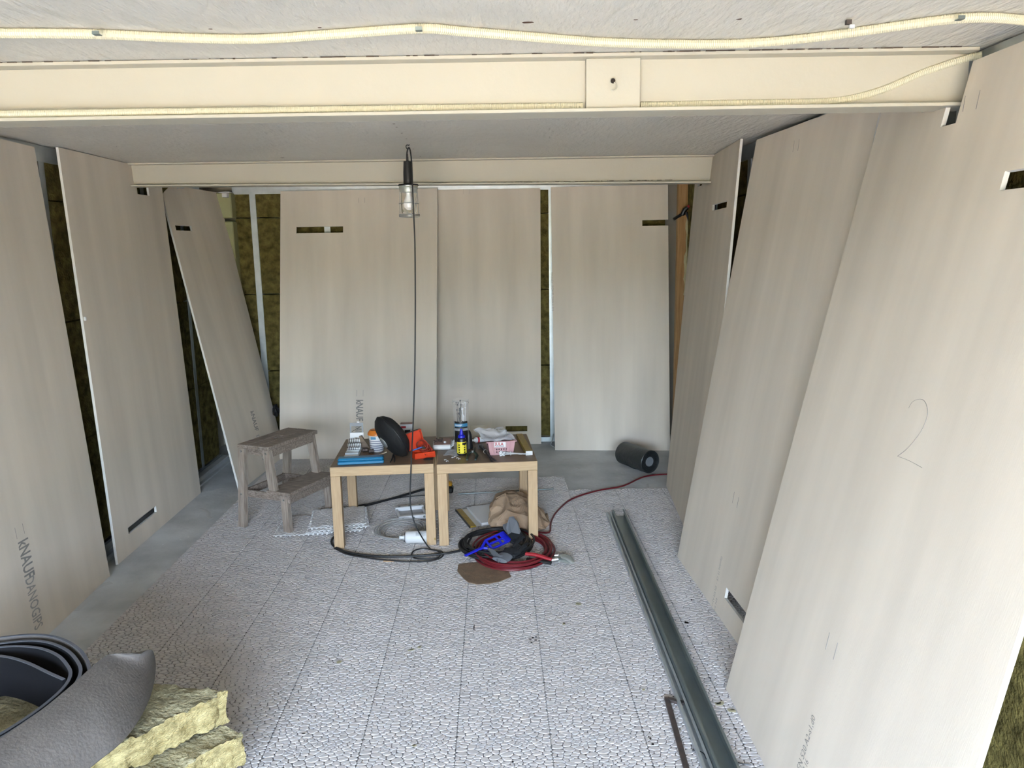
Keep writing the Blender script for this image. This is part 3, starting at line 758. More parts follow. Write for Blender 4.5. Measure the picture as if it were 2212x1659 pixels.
L1 = L0 @ Matrix.Translation((.001, 0, .062))
part(panel(MB(), L1, w-.002, .056, .003, [(.008, .001, w-.010, .038)]), 'case_lid', M['greylab'], dc)
part(MB().cyl(L1 @ Vector((.010, -.002, .006)), L1 @ Vector((w-.010, -.002, .038)), .0012, n=6), 'support_wire', M['black'], dc)
part(bx(L1, (w*.62, 0, .060), (.014, .006, .008), .001), 'lid_clasp', M['white'], dc)

# blue case
p, q = T(729, 1006), T(829, 1001)
xa = (q-p).normalized(); F_ = frame(p, xa, Z_.cross(xa)); L = (q-p).length
bc = empty('hard_case', p, 'long rounded blue plastic case on the left table front edge', 'case')
part(bx(F_, (L/2, .030, .0085), (L, .056, .017), .004), 'lower_shell', M['blue'], bc)
part(bx(F_, (L/2, .030, .0255), (L, .056, .0165), .007), 'upper_shell', M['blue'], bc)

# striped tub with orange lid
p = T(815, 974); tb_ = empty('plastic_tub', p, 'white tub with navy stripes and orange lid behind the speaker', 'tub')
Tp = Matrix.Translation(p)
part(MB().lathe([(.033, 0), (.036, .004), (.045, .098)], 28, Tp), 'tub_body', M['white'], tb_, smooth=True)
for z_ in (.012, .024, .036, .050, .062):
    r_ = .036+.009*(z_/.098)+.0005
    part(MB().lathe([(r_, z_), (r_+.0006, z_+.0035)], 28, Tp, cap=False), 'stripe', M['navy'], tb_, smooth=True)
part(MB().lathe([(.047, .094), (.049, .098), (.048, .104), (.043, .112), (.036, .121), (.012, .123), (.0, .123)], 28, Tp), 'lid', M['orange'], tb_, smooth=True)
part(MB().box(p+Vector((-.012, -.0425, .082)), (.028, .003, .014)), 'label_sticker', M['bluelab'], tb_)

# brown wedge and three steel sockets
p = T(790, 969)
one(MB().prism([(0, 0), (.046, 0), (.030, .03), (.0, .075), (-.012, .072)], 0, .02, frame(p+Vector((-.02, .01, 0)), X_, Z_)), 'wooden_wedge', M['oaktop'], 'brown wooden wedge leaning beside the white drill case', 'wedge', p)
for (x, y, a, r_), lb in (((789, 976, .1, .011), 'dark steel socket beside the white drill case'), ((802, 979, .3, .012), 'dark steel socket, middle of the three lying together'), ((816, 976, -.2, .010), 'dark steel socket nearest the striped tub')):
    p = T(x, y); dv = Vector((math.cos(a), math.sin(a), 0))*.014; c = p+Vector((0, 0, r_))
    mb = MB().tube([c-dv, c-dv*.2, c-dv*.15, c+dv*.2, c+dv*.25, c+dv], [r_, r_, r_*.75, r_*.75, r_, r_], 16)
    one(mb, 'steel_socket', M['iron'], lb, 'socket', p, True, 'steel sockets on the left table')

# speaker: a big black cloth-covered oval on a splayed foot
c = T(850, 1000)+Vector((.02, .125, .122))
sp_ = empty('portable_speaker', Vector((c.x, c.y, ZT)), 'big black oval speaker with silver badge on the left table', 'speaker')
ra = math.radians(-27)
# long axis in the picture plane, tilted
c = Y(846, 943, c.y)
nrm = Vector((-.74, -.47, -.48)).normalized()
TL2 = Matrix.Translation(c) @ Matrix.Scale(1.07, 4) @ nrm.to_track_quat('Z', 'Y').to_matrix().to_4x4()
prof = [(.0005, -.058), (.050, -.055), (.086, -.044), (.110, -.024), (.121, 0), (.114, .016), (.092, .034), (.060, .045), (.030, .050), (.0005, .051)]
part(MB().lathe(prof, 44, TL2), 'speaker_body', M['fabric'], sp_, smooth=True, angle=80)
part(MB().lathe([(.1205, -.0035), (.1225, 0), (.1205, .0035)], 44, TL2, cap=False), 'rim_band', M['black'], sp_, smooth=True)
part(MB().lathe([(.030, .047), (.030, .0525), (.027, .055), (.0005, .055)], 32, TL2), 'badge', M['alu'], sp_, smooth=True)
part(MB().lathe([(.022, .055), (.022, .0562), (.0005, .0562)], 28, TL2), 'badge_face', M['greycore'], sp_, smooth=True)
for a_, b_ in (((853, 978), (843, 1000)), ((860, 976), (852, 999))):
    pa_ = T(*b_)+Vector((0, 0, .003)); pb_ = c+Vector((.012, -.052, -.088))
    part(MB().tube([pb_, pb_.lerp(pa_, .6)+Vector((.004, 0, .004)), pa_], [.006, .004, .003], 8), 'foot_strut', M['black'], sp_, smooth=True)
part(MB().cyl(T(812, 988)+Vector((0, 0, .004)), c+Vector((-.03, .0, -.085)), .0035, n=8), 'rear_foot', M['beigecard'], sp_)

# white carton
p = T(880, 958)+Vector((0, .0, 0)); F_ = frame(p, Vector((1, .05, 0)), Vector((-.05, 1, 0)))
ct = empty('small_carton', p, 'white carton printed with a dark square behind the speaker', 'box')
part(bx(F_, (-.002, .02, .057), (.072, .05, .114), .001), 'carton', M['white'], ct)
part(bx(F_, (-.002, .02, .1145), (.068, .046, .001)), 'red_top_print', M['pinktop'], ct)
part(bx(F_, (.004, -.0053, .066), (.032, .0008, .030)), 'picture_print', M['black'], ct)
part(bx(F_, (.004, -.0053, .016), (.060, .0008, .028)), 'grey_print', M['greylab'], ct)
part(bx(F_, (-.018, -.0053, .098), (.028, .0008, .012)), 'corner_print', M['redink'], ct)

# red-orange case, open, with rings
p, q = T(896, 993), T(941, 987)
xa = (q-p).normalized(); F_ = frame(p, xa, Z_.cross(xa)); L = (q-p).length
rc_ = empty('hole_saw_case', p, 'open red orange plastic case spilling rusty red rings', 'tool case')
mb = MB(); tray = [(L/2, .004, L, .004, .03)]
part(bx(F_, (L/2, .035, .002), (L, .07, .004), .0015), 'tray_floor', M['redor'], rc_)
for cx_, cy_, dx, dy in ((L/2, .002, L, .004), (L/2, .068, L, .004), (.002, .035, .004, .07), (L-.002, .035, .004, .07)):
    part(bx(F_, (cx_, cy_, .016), (dx, dy, .032), .0012), 'tray_wall', M['redor'], rc_)
part(bx(F_, (L*.5, -.001, .018), (.022, .004, .016), .001), 'latch', M['redor'], rc_)
part(MB().cyl(F_ @ Vector((L*.5, -.003, .020)), F_ @ Vector((L*.5, -.0045, .020)), .003, n=8), 'latch_pin', M['black'], rc_)
Lh = F_ @ Matrix.Translation((-.030, .072, .030)) @ rot('Y', -.22) @ rot('X', -.06)
part(bx(Lh, (L*.5, .014, .042), (L*.98, .004, .10), .002), 'lid_shell', M['redor'], rc_)
for cx_, cz_, dx, dz in ((L*.5, .090, L*.98, .005), (.003, .042, .005, .10), (L*.98-.003, .042, .005, .10)):
    part(bx(Lh, (cx_, 0, cz_), (dx, .03, dz), .0015), 'lid_wall', M['redor'], rc_)
part(bx(Lh, (L*.55, -.001, .0935), (L*.62, .018, .003)), 'lid_print', M['iron'], rc_)
for (x_, y_, z_, rx, rz_, R__), lb in (((L*.46, .034, .064, 1.05, .2, .030), 'rusty red ring, largest, tipped up in the red case'), ((L*.62, .030, .046, .75, -.2, .026), 'rusty red ring resting below the largest ring'), ((L*.78, .034, .030, 1.3, .5, .020), 'rusty red ring at the right end of the red case')):
    Tm = F_ @ Matrix.Translation((x_, y_, z_)) @ rot('Z', rz_) @ rot('X', rx)
    R_ = []
    for r0_, z0_ in ((R__, -.011), (R__, .011), (R__-.003, .011), (R__-.003, -.011)):
        R_.append([Tm @ Vector((r0_*math.cos(2*PI*k/28), r0_*math.sin(2*PI*k/28), z0_)) for k in range(28)])
    one(MB().rings(R_, closed=True), 'hole_saw_ring', M['reddk'], lb, 'ring', F_ @ Vector((x_, y_, .005)), True, 'hole saw rings in the red case')
p = F_ @ Vector((-.012, .0, .052)); q = F_ @ Vector((.042, -.006, .066))
one(MB().tube([p, p.lerp(q, .5), q], [.0055, .0055, .003], 8, flat=.6), 'blue_stick', M['skyblue'], 'small bright blue handle lying across the red rings', 'handle', p, True)
p = T(925, 993)
for k in range(2):
    pts = [p+Vector((.024*math.cos(a)+.004*k, .013*math.sin(a), .003+.003*k)) for a in np.linspace(0, 2*PI, 14)[:-1]]
    if k == 0: ring_mb = MB()
    ring_mb.tube(spline(pts, 3, True), .0022, 6, closed=True)
one(ring_mb, 'wire_coil', M['black'], 'small black wire coil in front of the red case', 'wire', p, True)

# white pink box lid with screws
p, q = T(937, 973), T(978, 973); F_ = frame(Vector((p.x-.005, p.y, ZT)), Vector((1, .03, 0)), Vector((-.03, 1, 0)))
L = .102
sb = empty('shallow_box', p, 'shallow white box with dusty pink top between the tables', 'box')
part(bx(F_, (L/2, .075, .014), (L, .15, .028), .007), 'box_body', M['white'], sb)
part(bx(F_, (L/2, .078, .0285), (L-.008, .138, .002), .0008), 'pink_top', M['pinktop'], sb)
for k in range(9):
    a = random.uniform(0, PI); c_ = F_ @ Vector((.030+random.uniform(-.022, .024), .055+random.uniform(-.012, .025), .034+.004*(k % 3))); dv = Vector((math.cos(a)*.011, math.sin(a)*.011, random.uniform(-.004, .008)))
    mb = MB().tube([c_-dv, c_+dv*.75, c_+dv*.8, c_+dv], [.0016, .0020, .0045, .0042], 7)
    one(mb, 'black_screw', M['iron'], 'short black screw lying in the heap on the pink box top', 'screw', c_-dv, False, 'screws on the pink box')
c_ = F_ @ Vector((.062, .045, .0295)); one(MB().tube([c_+Vector((0, 0, .005)), c_+Vector((.010, -.004, .006))], [.006, .005], 10), 'white_plug', M['white'], 'white plug beside the black screws', 'plug', c_)
for k in range(5):
    c_ = F_ @ Vector((L+.006+.002*(k % 2), .012+.024*k, .020+.004*(k % 2)))
    dv = Vector((.006, .009, .004)); one(MB().tube([c_-dv, c_, c_+dv*.2, c_+dv], [.0022, .0026, .0048, .0048], 8), 'wall_plug', M['white'], ['white wall plug beside the pink box, nearest the table front', 'white wall plug beside the pink box, second from the table front', 'middle one of the white wall plugs beside the pink box', 'white wall plug beside the pink box, second from the back', 'white wall plug beside the pink box, farthest back'][k], 'plug', c_-dv-Vector((0, 0, .01)), True, 'wall plugs beside the pink box')

# ------------------------------------------------------------------ right table
# clear jar of cable ties
p = T(997, 975)+Vector((0, .03, 0)); Tp = Matrix.Translation(p)
jr = empty('cable_tie_jar', p, 'tall clear plastic jar of black and white cable ties', 'jar')
RJ = .0435; HJ = .285
prof = [(RJ, .002), (RJ, HJ-.022), (RJ+.0015, HJ-.021), (RJ+.0015, HJ), (RJ-.0008, HJ), (RJ-.0008, .004)]
part(MB().lathe([(RJ-.0006, .0), (RJ, .002)]+prof[1:4]+[(RJ-.0004, HJ)], 32, Tp, cap=False), 'jar_wall', M['film_l'], jr, smooth=True)
part(MB().lathe([(RJ+.0012, HJ-.022), (RJ+.0024, HJ-.020), (RJ+.0012, HJ-.018)], 32, Tp, cap=False), 'jar_rim', M['clear'], jr, smooth=True)
def band(z0, z1, m, nm, r_=RJ+.0006, a0=-2.45, a1=-.62, n=16):
    mb = MB(); A_ = np.linspace(a0, a1, n)
    R_ = [[p+Vector((rr*math.cos(a), rr*math.sin(a), z_)) for rr, z_ in ((r_, z0), (r_, z1), (r_-.0006, z1), (r_-.0006, z0))] for a in A_]
    return part(mb.rings(R_), nm, M[m], jr, smooth=True)
band(.052, .170, 'black', 'label_sleeve'); band(.140, .158, 'bluelab', 'label_band', RJ+.0012); band(.118, .132, 'greylab', 'label_stripe', RJ+.0012)
for z_, wd in ((.150, .7), (.145, .6)): band(z_, z_+.0022, 'white', 'label_text', RJ+.0016, -2.3, -2.3+1.3*wd)
def tie(x0, y0, x1, y1, z0, z1, m, nm='cable_tie'):
    a = p+Vector((x0, y0, z0)); b = p+Vector((x1, y1, z1)); mid = a.lerp(b, .55)+Vector((random.uniform(-.005, .005), 0, 0))
    mb = MB().tube(spline([a, mid, b], 4), .0022, 4, flat=.4).box(b, (.006, .005, .008))
    return part(mb, nm, M[m], jr)
for k in range(14): tie(random.uniform(-.022, .008), random.uniform(-.02, .02), random.uniform(-.028, .008), random.uniform(-.02, .02), .01, random.uniform(.20, .298), 'black')
for k in range(10): tie(random.uniform(.002, .028), random.uniform(-.02, .02), random.uniform(.004, .028), random.uniform(-.02, .02), .01, random.uniform(.19, .27), 'white')
tie(-.022, -.028, .010, -.026, .215, .165, 'black')

# glue bottle
p = T(997, 983); Tp = Matrix.Translation(p+Vector((.002, .01, 0))) @ Matrix.Scale(1, 4)
gb = empty('glue_bottle', p, 'black bottle with yellow label and blue nozzle cap', 'bottle')
part(MB().lathe([(.022, 0), (.026, .003), (.027, .010), (.027, .078), (.024, .090), (.014, .098), (.012, .102)], 28, Tp), 'bottle_body', M['black'], gb, smooth=True)
part(MB().lathe([(.018, .094), (.020, .097), (.019, .106), (.010, .112), (.0085, .124), (.006, .140), (.004, .143), (0, .143)], 20, Tp), 'nozzle_cap', M['cobalt'], gb, smooth=True)
pc = p+Vector((.002, .01, 0))
def blab(a0, a1, z0, z1, m, nm, rr=.0276):
    A_ = np.linspace(a0, a1, 8)
    return part(MB().rings([[pc+Vector((r_*math.cos(a), r_*math.sin(a), z_)) for r_, z_ in ((rr, z0), (rr, z1), (rr-.0006, z1), (rr-.0006, z0))] for a in A_]), nm, M[m], gb, smooth=True)
blab(-2.75, -.35, .012, .075, 'yellow', 'label')
blab(-1.40, -.45, .060, .072, 'black', 'label_heading', .0281)
for j in range(4):
    for a in (-2.05, -.95):
        cc = pc+Vector((.0281*math.cos(a), .0281*math.sin(a), .019+.0135*j)); nn = Vector((math.cos(a), math.sin(a), 0))
        part(MB().cyl(cc-nn*.001, cc+nn*.0004, .0042, n=10), 'round_pictogram', M['black'], gb)
# dark bottle right behind
p = T(1013, 970); Tp = Matrix.Translation(p+Vector((0, .012, 0)))
db = empty('dark_bottle', p, 'plain black bottle with white clip behind the glue bottle', 'bottle')
part(MB().lathe([(.020, 0), (.024, .004), (.020, .040), (.017, .080), (.010, .098), (.006, .104), (0, .104)], 20, Tp), 'bottle_body', M['black'], db, smooth=True)
part(MB().box(p+Vector((-.010, -.010, .085)), (.005, .006, .026), bev=.001), 'white_clip', M['white'], db)

# clear bag and white bits
def sheet(pts_grid, m, name, label, cat, at, th=.0012, noise_a=.006, sub=8, seed=1, smooth=True):
    """crumpled sheet over a 4-corner patch"""
    a, b, c_, d_ = [Vector(q) for q in pts_grid]; mb = MB(); N = sub
    for side in (0, 1):
        for i in range(N+1):
            for j in range(N+1):
                u, v = i/N, j/N; q = a.lerp(b, u).lerp(d_.lerp(c_, u), v)
                q = q+noise.noise_vector(q*26+Vector((seed*5, 0, 0)))*noise_a
                mb.v.append(q+Vector((0, 0, th*side)))
    S = (N+1)**2
    for i in range(N):
        for j in range(N):
            k = i*(N+1)+j; mb.f.append((k, k+1, k+N+2, k+N+1)); mb.f.append((S+k, S+k+N+1, S+k+N+2, S+k+1))
    for i in range(N):
        for (k0, k1) in ((i, i+1), (N*(N+1)+i, N*(N+1)+i+1), (i*(N+1), (i+1)*(N+1)), (i*(N+1)+N, (i+1)*(N+1)+N)): mb.f.append((k0, k1, S+k1, S+k0))
    mb.m = [0]*len(mb.f)
    o = mb.build(name, m, at=at, smooth=smooth, angle=60); return tag(o, label, cat) if label else o
z3 = Vector((0, 0, .003))
sheet([T(957, 984)+z3, T(990, 986)+z3, T(985, 974)+z3*3, T(972, 973)+z3*3], M['film'], 'plastic_bag', 'small clear plastic bag lying left of the glue bottle', 'bag', T(957, 984), noise_a=.004)
for x, y in ((978, 989), (983, 987), (988, 990), (992, 992), (962, 994), (966, 997)):
    p = T(x, y); pts = [p+Vector((.006*math.cos(a), .006*math.sin(a), .002)) for a in np.linspace(0, 4.6, 8)]
    one(MB().tube(pts, .0014, 6), 'white_ring', M['white'], 'tiny white plastic ring scattered on the right table front', 'ring', p, True, 'tiny white rings')

# pliers
p = T(1020, 984)
pr_ = empty('pliers', p, 'pliers with dark green grips at the right table front edge', 'pliers')
for (gx0, gy0), (gx1, gy1) in (((1018, 981), (1009, 997)), ((1024, 981), (1027, 997))):
    g0, g1 = T(gx0, gy0), T(gx1, gy1); z_ = Vector((0, 0, .012))
    mid = g0.lerp(g1, .45)+Vector((-.010 if gx1 < 1018 else .012, 0, 0))
    part(MB().tube(spline([g0+z_, mid+z_, g1+z_*.8], 5), [.005+.003*math.sin(PI*min(1, k/10)) for k in range(11)], 8), 'grip', M['dkgreen'], pr_, smooth=True)
part(MB().tube([T(1021, 981)+Vector((0, 0, .012)), T(1026, 971)+Vector((0, 0, .012))], [.010, .004], 10, flat=.6), 'jaw', M['black'], pr_, smooth=True)
part(MB().cyl(T(1021, 981)+Vector((0, 0, .010)), T(1021, 981)+Vector((0, 0, .020)), .006, n=12), 'pivot', M['steel'], pr_)

# black cable tie bundle
def bundle(a, b, n, m, label, tiem, name='cable_tie_bundle', spread=.014, head=True):
    root = empty(name, a, label, 'cable ties'); dv = (b-a).normalized(); sd = Z_.cross(dv)
    for k in range(n):
        o1, o2, o3 = [random.uniform(-1, 1) for _ in range(3)]
        h_ = a+sd*spread*o1*.8+Vector((0, 0, .012+.010*o2))+dv*random.uniform(-.006, .02); mdl = a.lerp(b, .45)+sd*.005*o1+Vector((0, 0, .012+.004*o2)); e_ = b+sd*spread*o3*1.2+Vector((0, 0, .004+.006*abs(o2)))+dv*random.uniform(-.03, .02)
        mb = MB().tube(spline([h_, mdl, e_], 4), .0020, 4, flat=.5)
        if head: mb.box(h_, (.0075, .0075, .007))
        part(mb, 'cable_tie', M[m], root)
    c_ = a.lerp(b, .42)+Vector((0, 0, .012)); q = dv.to_track_quat('Z', 'Y').to_matrix().to_4x4(); q.translation = c_
    part(MB().lathe([(.0105, -.002), (.0115, 0), (.0105, .002)], 16, q, cap=False), 'binding_tie', M[tiem], root, smooth=True)
    return root
bundle(T(1037, 968), T(1066, 998), 26, 'black', 'bundle of black cable ties held by a white tie', 'white')
bundle(T(1082, 984), T(1133, 984), 18, 'white', 'bundle of white cable ties in front of the pink basket', 'white', spread=.010)

# pink basket
p, q = T(1059, 984), T(1108, 981)
xa = (q-p).normalized(); F_ = frame(p, xa, Z_.cross(xa)); L = (q-p).length; Hb_ = .075; D_ = .105
pb = empty('plastic_basket', p, 'pale pink plastic basket with a white shop sticker', 'basket')
def taper(mb, sx_=.012):
    for v_ in mb.v: pass
    return mb
Fi = F_.inverted()
def flare(mb):
    out = []
    for v_ in mb.v:
        l = Fi @ v_; k = l.z/Hb_; cx_, cy_ = L/2, D_/2
        l.x = cx_+(l.x-cx_)*(1+.20*k); l.y = cy_+(l.y-cy_)*(1+.16*k); out.append(F_ @ l)
    mb.v = out; return mb
part(flare(bx(F_, (L/2, D_/2, .002), (L, D_, .004))), 'basket_floor', M['pink'], pb)
mb = MB(); hl = [(L*.28+.012*i, .012+.016*j, L*.28+.012*i+.005, .022+.016*j) for i in range(5) for j in range(2)]
part(flare(panel(MB(), F_, L, Hb_, .003, hl)), 'basket_front', M['pink'], pb)
part(flare(panel(MB(), F_ @ Matrix.Translation((0, D_, 0)), L, Hb_, .003)), 'basket_back', M['pink'], pb)
part(flare(bx(F_, (.0015, D_/2, Hb_/2), (.003, D_, Hb_))), 'basket_side', M['pink'], pb)
part(flare(bx(F_, (L-.0015, D_/2, Hb_/2), (.003, D_, Hb_))), 'basket_side', M['pink'], pb)
for cx_, cy_, dx, dy in ((L/2, -.003, L+.012, .008), (L/2, D_+.003, L+.012, .008), (-.003, D_/2, .008, D_+.012), (L+.003, D_/2, .008, D_+.012)):
    part(flare(bx(F_, (cx_, cy_, Hb_), (dx, dy, .006), .001)), 'rim', M['pink'], pb)
for x_ in (.16, .84): part(flare(bx(F_, (L*x_, -.002, Hb_*.48), (.007, .004, Hb_*.95), .001)), 'rib', M['pink'], pb)
Sg = F_ @ Matrix.Translation((L*.42, -.016, .062)) @ rot('Y', .06) @ rot('X', -.10)
part(bx(Sg, (0, 0, 0), (.066, .0012, .032), .0005), 'sticker', M['white'], pb)
part(bx(Sg, (0, -.0005, 0), (.062, .0012, .028), .0004), 'sticker_frame', M['redink'], pb)
part(bx(Sg, (0, -.001, 0), (.060, .0012, .026), .0004), 'sticker_field', M['white'], pb)
lt = text_mesh('JULA', .021, Sg @ Matrix.Translation((-.027, -.0021, -.004)) @ rot('X', PI/2), None, M['redink'], 'sticker_lettering', .0006, sx=1.0)
lt.parent = pb; lt.location = -pb.location
part(bx(Sg, (0, -.0019, -.0085), (.045, .0006, .0022)), 'sticker_small_print', M['navy'], pb)
# things heaped in the basket: crumpled film
zz = lambda x, y, h_: T(x, y, h_)
b0, b1_, b2_, b3_ = Z(1045, 952, .51), Z(1113, 946, .525), Z(1090, 930, .545), Z(1016, 928, .56)
FB = [F_ @ Vector(v_) for v_ in ((-.030, -.012, .082), (L+.012, -.014, .086), (L*.72, D_+.02, .125), (-.075, D_-.02, .130))]
sheet(FB, M['film'], 'plastic_bag', 'large crumpled clear plastic bag draped over the pink basket', 'bag', F_ @ Vector((0, 0, Hb_)), noise_a=.015, sub=18, seed=3, smooth=False)
FB2 = [F_ @ Vector(v_) for v_ in ((-.025, .01, .080), (L+.003, .0, .082), (L*.8, D_, .098), (-.04, D_-.01, .104))]
sheet(FB2, M['film'], 'foil_pouch', 'inner crumpled grey pouch under the clear bag in the basket', 'bag', F_ @ Vector((0, 0, Hb_)), noise_a=.011, sub=14, seed=8, smooth=False)
# beige card behind
p, q = T(1017, 948), T(1050, 946)
F2 = frame(p+Vector((0, .02, 0)), (q-p).normalized(), Y_)
one(panel(MB(), F2 @ rot('X', -.15), .105, .072, .002), 'card_sheet', M['beigecard'], 'beige card standing behind the pink basket', 'card', p)
# white tube lying
p = T(1022, 957)+Vector((0, 0, .016)); q = p+Vector((.075, .025, 0))
tu = empty('sealant_tube', p-Vector((0, 0, .016)), 'small white tube with red print left of the pink basket', 'tube')
part(MB().cyl(p+Vector((.012, .004, 0)), q, .016, n=20), 'tube_body', M['white'], tu, smooth=True)
part(MB().tube([p+Vector((-.012, -.004, 0)), p+Vector((.004, .001, 0)), p+Vector((.005, .0015, 0)), p+Vector((.012, .004, 0))], [.006, .006, .010, .010], 14), 'tube_nozzle', M['white'], tu, smooth=True)
part(MB().cyl(p+Vector((.024, .008, 0)), p+Vector((.034, .0115, 0)), .0163, n=20), 'tube_print', M['redink'], tu, smooth=True)
# yellow box section
a_, b_ = T(1143, 983), T(1112, 927)
dv = (b_-a_); L = min(dv.length, .40); dv.normalize(); F_ = frame(a_, Z_.cross(dv)*-1, dv)
F_ = frame(a_, Vector((dv.y, -dv.x, 0)), dv)
yl = empty('spirit_level', a_, 'mustard yellow box section with white end right of the basket', 'tool')
part(bx(F_, (0, L/2, .011), (.036, L, .022), .001), 'level_body', M['mustard'], yl)
part(bx(F_, (0, -.0015, .011), (.037, .003, .023), .0008), 'end_cap', M['white'], yl)
# ------------------------------------------------------------------ under and around the tables
def F(x, y, h=TT): return Z(x, y, h)
# loose white pebble tiles, stacked
def loose_tile(p, rz, label, tilt=0):
    t = empty('loose_tile', p, label, 'floor tile', 'loose tiles left of the tables', rz)
    base = MB().box((0, 0, .004), (TS-.004, TS-.004, .003))
    for k in range(12):   # the interlocking tabs and feet along the rim
        for sg in (-1, 1):
            base.box((-TS/2+.0125+k*.025, sg*(TS/2+.0015), .0035), (.011, .007, .004)); base.box((sg*(TS/2+.0015), -TS/2+.0125+k*.025, .0035), (.007, .011, .004))
            base.box((-TS/2+.010+k*.025, sg*(TS/2-.006), -.001), (.006, .006, .008))
    base.build('tile_grid', M['tile_white'], t, local=True)
    q = peb0.copy(); COL.objects.link(q); q.parent = t; q.location = (0, 0, .0045); q.scale = (.985, .985, .8); q['kind'] = 'stuff'
    return t
ps = [F(624, 1168), F(800, 1132)]
cst = (Z(700, 1140, .02))
loose_tile(F(700, 1140)+Vector((-.105, .03, .0035)), .06, 'white pebble tile lying lowest, sticking out left of the stack')
loose_tile(F(727, 1138)+Vector((.0, .02, .016)), .10, 'white pebble tile in the loose stack, second from the bottom')
loose_tile(F(727, 1138)+Vector((.018, .026, .0285)), .20, 'white pebble tile in the loose stack, second from the top')
loose_tile(F(727, 1138)+Vector((.008, .036, .041)), .16, 'white pebble tile on top of the loose stack')

# clear box with white frame
p, q, r = F(862, 1128), F(918, 1122), F(840, 1098)
xa = (q-p).normalized(); F_ = frame(p, xa, Z_.cross(xa)); L = (q-p).length+.02; D_ = .19
cb = empty('clear_box', p, 'flat clear plastic box with white edges and round magnets', 'box')
part(bx(F_, (L/2, D_/2, .004), (L, D_, .004), .001), 'box_bottom', M['film_b'], cb)
for cy_ in (.012, D_-.012): part(bx(F_, (L/2, cy_, .018), (L, .024, .024), .002), 'white_edge', M['whitepaint'], cb)
for cx_ in (.008, L-.008): part(bx(F_, (cx_, D_/2, .014), (.012, D_-.04, .016), .002), 'side_edge', M['whitepaint'], cb)
for k in range(3):
    for cy_ in (-.001, ):
        c_ = F_ @ Vector((L*(.14+.36*k), cy_, .018)); part(MB().cyl(c_, F_ @ Vector((L*(.14+.36*k), cy_-.002, .018)), .0065, n=12), 'magnet', M['galv_d'], cb)
    c_ = F_ @ Vector((L*(.14+.36*k), D_-.012, .030)); part(MB().cyl(c_, c_+Vector((0, 0, .002)), .0065, n=12), 'magnet', M['galv_d'], cb)
# clear tubing / film coil
cc = F(868, 1150); mb = MB()
for k in range(9):
    a0 = random.uniform(0, 1); rx = .095+.006*k+random.uniform(-.004, .004); ry = .12+.005*k
    mb.tube(spline([cc+Vector((rx*math.cos(a)-.01*(k % 2), ry*math.sin(a), .005+.0025*k+.003*math.sin(3*a+k))) for a in np.linspace(0, 2*PI, 13)[:-1]], 4, True), .0035, 5, closed=True, flat=.7)
tag(mb.build('plastic_strapping', M['strap'], at=cc, smooth=True), 'coil of clear plastic strapping behind the white spray can', 'strapping')

# spray can lying down
p, q = F(878, 1166), F(943, 1168); rr = .033
a_ = p+Vector((.0, .0, rr)); b_ = q+Vector((0, 0, rr)); a_.y = b_.y = Z(905, 1180).y+.03
dv = (b_-a_).normalized(); Tm = Matrix.Translation(a_) @ dv.to_track_quat('Z', 'Y').to_matrix().to_4x4(); L = (b_-a_).length
sc_ = empty('spray_can', a_-Vector((0, 0, rr)), 'white spray can lying on the floor behind the table legs', 'can')
part(MB().lathe([(.024, .0), (.031, .006), (rr, .012), (rr, L-.006)], 30, Tm), 'can_body', M['whitepaint'], sc_, smooth=True)
part(MB().lathe([(rr, L-.006), (rr+.001, L-.003), (rr, L), (rr-.004, L), (rr-.006, L-.004), (0, L-.006)], 30, Tm), 'can_base', M['mustard'], sc_, smooth=True)
part(MB().lathe([(.026, -.001), (.0265, .003), (.020, .001)], 26, Tm), 'black_collar', M['black'], sc_, smooth=True)
part(MB().lathe([(.010, -.030), (.011, -.026), (.0085, -.024), (.0085, -.010), (.013, -.008), (.013, .001)], 18, Tm), 'nozzle', M['white'], sc_, smooth=True)
for k in range(6):
    an = -PI/2-1.0+.12*k; 
    part(MB().cyl(Tm @ Vector((rr*1.001*math.cos(2.0+.1*k), rr*1.001*math.sin(2.0+.1*k), L*.36)), Tm @ Vector((rr*1.001*math.cos(2.0+.1*k), rr*1.001*math.sin(2.0+.1*k), L*(.55+.04*(k % 3)))), .0008, n=4), 'printed_line', M['greylab'], sc_)

# yellow and black plug box behind the legs
p = F(968, 1064)
ad = empty('extension_socket', p, 'amber and black extension socket half hidden behind the table legs', 'socket')
part(MB().box(p+Vector((-.03, .02, .055)), (.11, .05, .05), rot3('Y', .35), bev=.008), 'amber_housing', M['yellowor'], ad)
part(MB().box(p+Vector((-.02, .005, .025)), (.11, .06, .045), rot3('Y', .1), bev=.010), 'black_housing', M['black'], ad)
# cables lying behind
def cable(pts, r, m, name, label, cat='cable', n=8, sub=10, lift=None):
    P = spline(pts, sub); return one(MB().tube(P, r, n), name, M[m], label, cat, P[0], True)
r1 = .0065
cable([F(x, y, TT+r1) for x, y in ((730, 1100), (762, 1094), (800, 1088), (850, 1076), (885, 1066), (915, 1058))]+[F(950, 1056, TT+.025)], [ .0035+.0045*min(1, k/40) for k in range(61)], 'rubber', 'power_cable', 'thick black cable running behind the left table to the socket')
cable([F(x, y, TT+.003) for x, y in ((770, 1097), (800, 1091), (850, 1078), (880, 1073), (915, 1070), (945, 1068))], .0028, 'rubber', 'power_cable', 'thin black cable beside the thick one behind the left table')
# thin rod on the tiles
a_, b_ = F(990, 1067, TT+.004), F(1196, 1056, TT+.004)
one(MB().cyl(a_, b_, .004, n=8), 'steel_rod', M['galv_d'], 'thin grey steel rod lying on the tiles behind the right table', 'rod', a_, True)

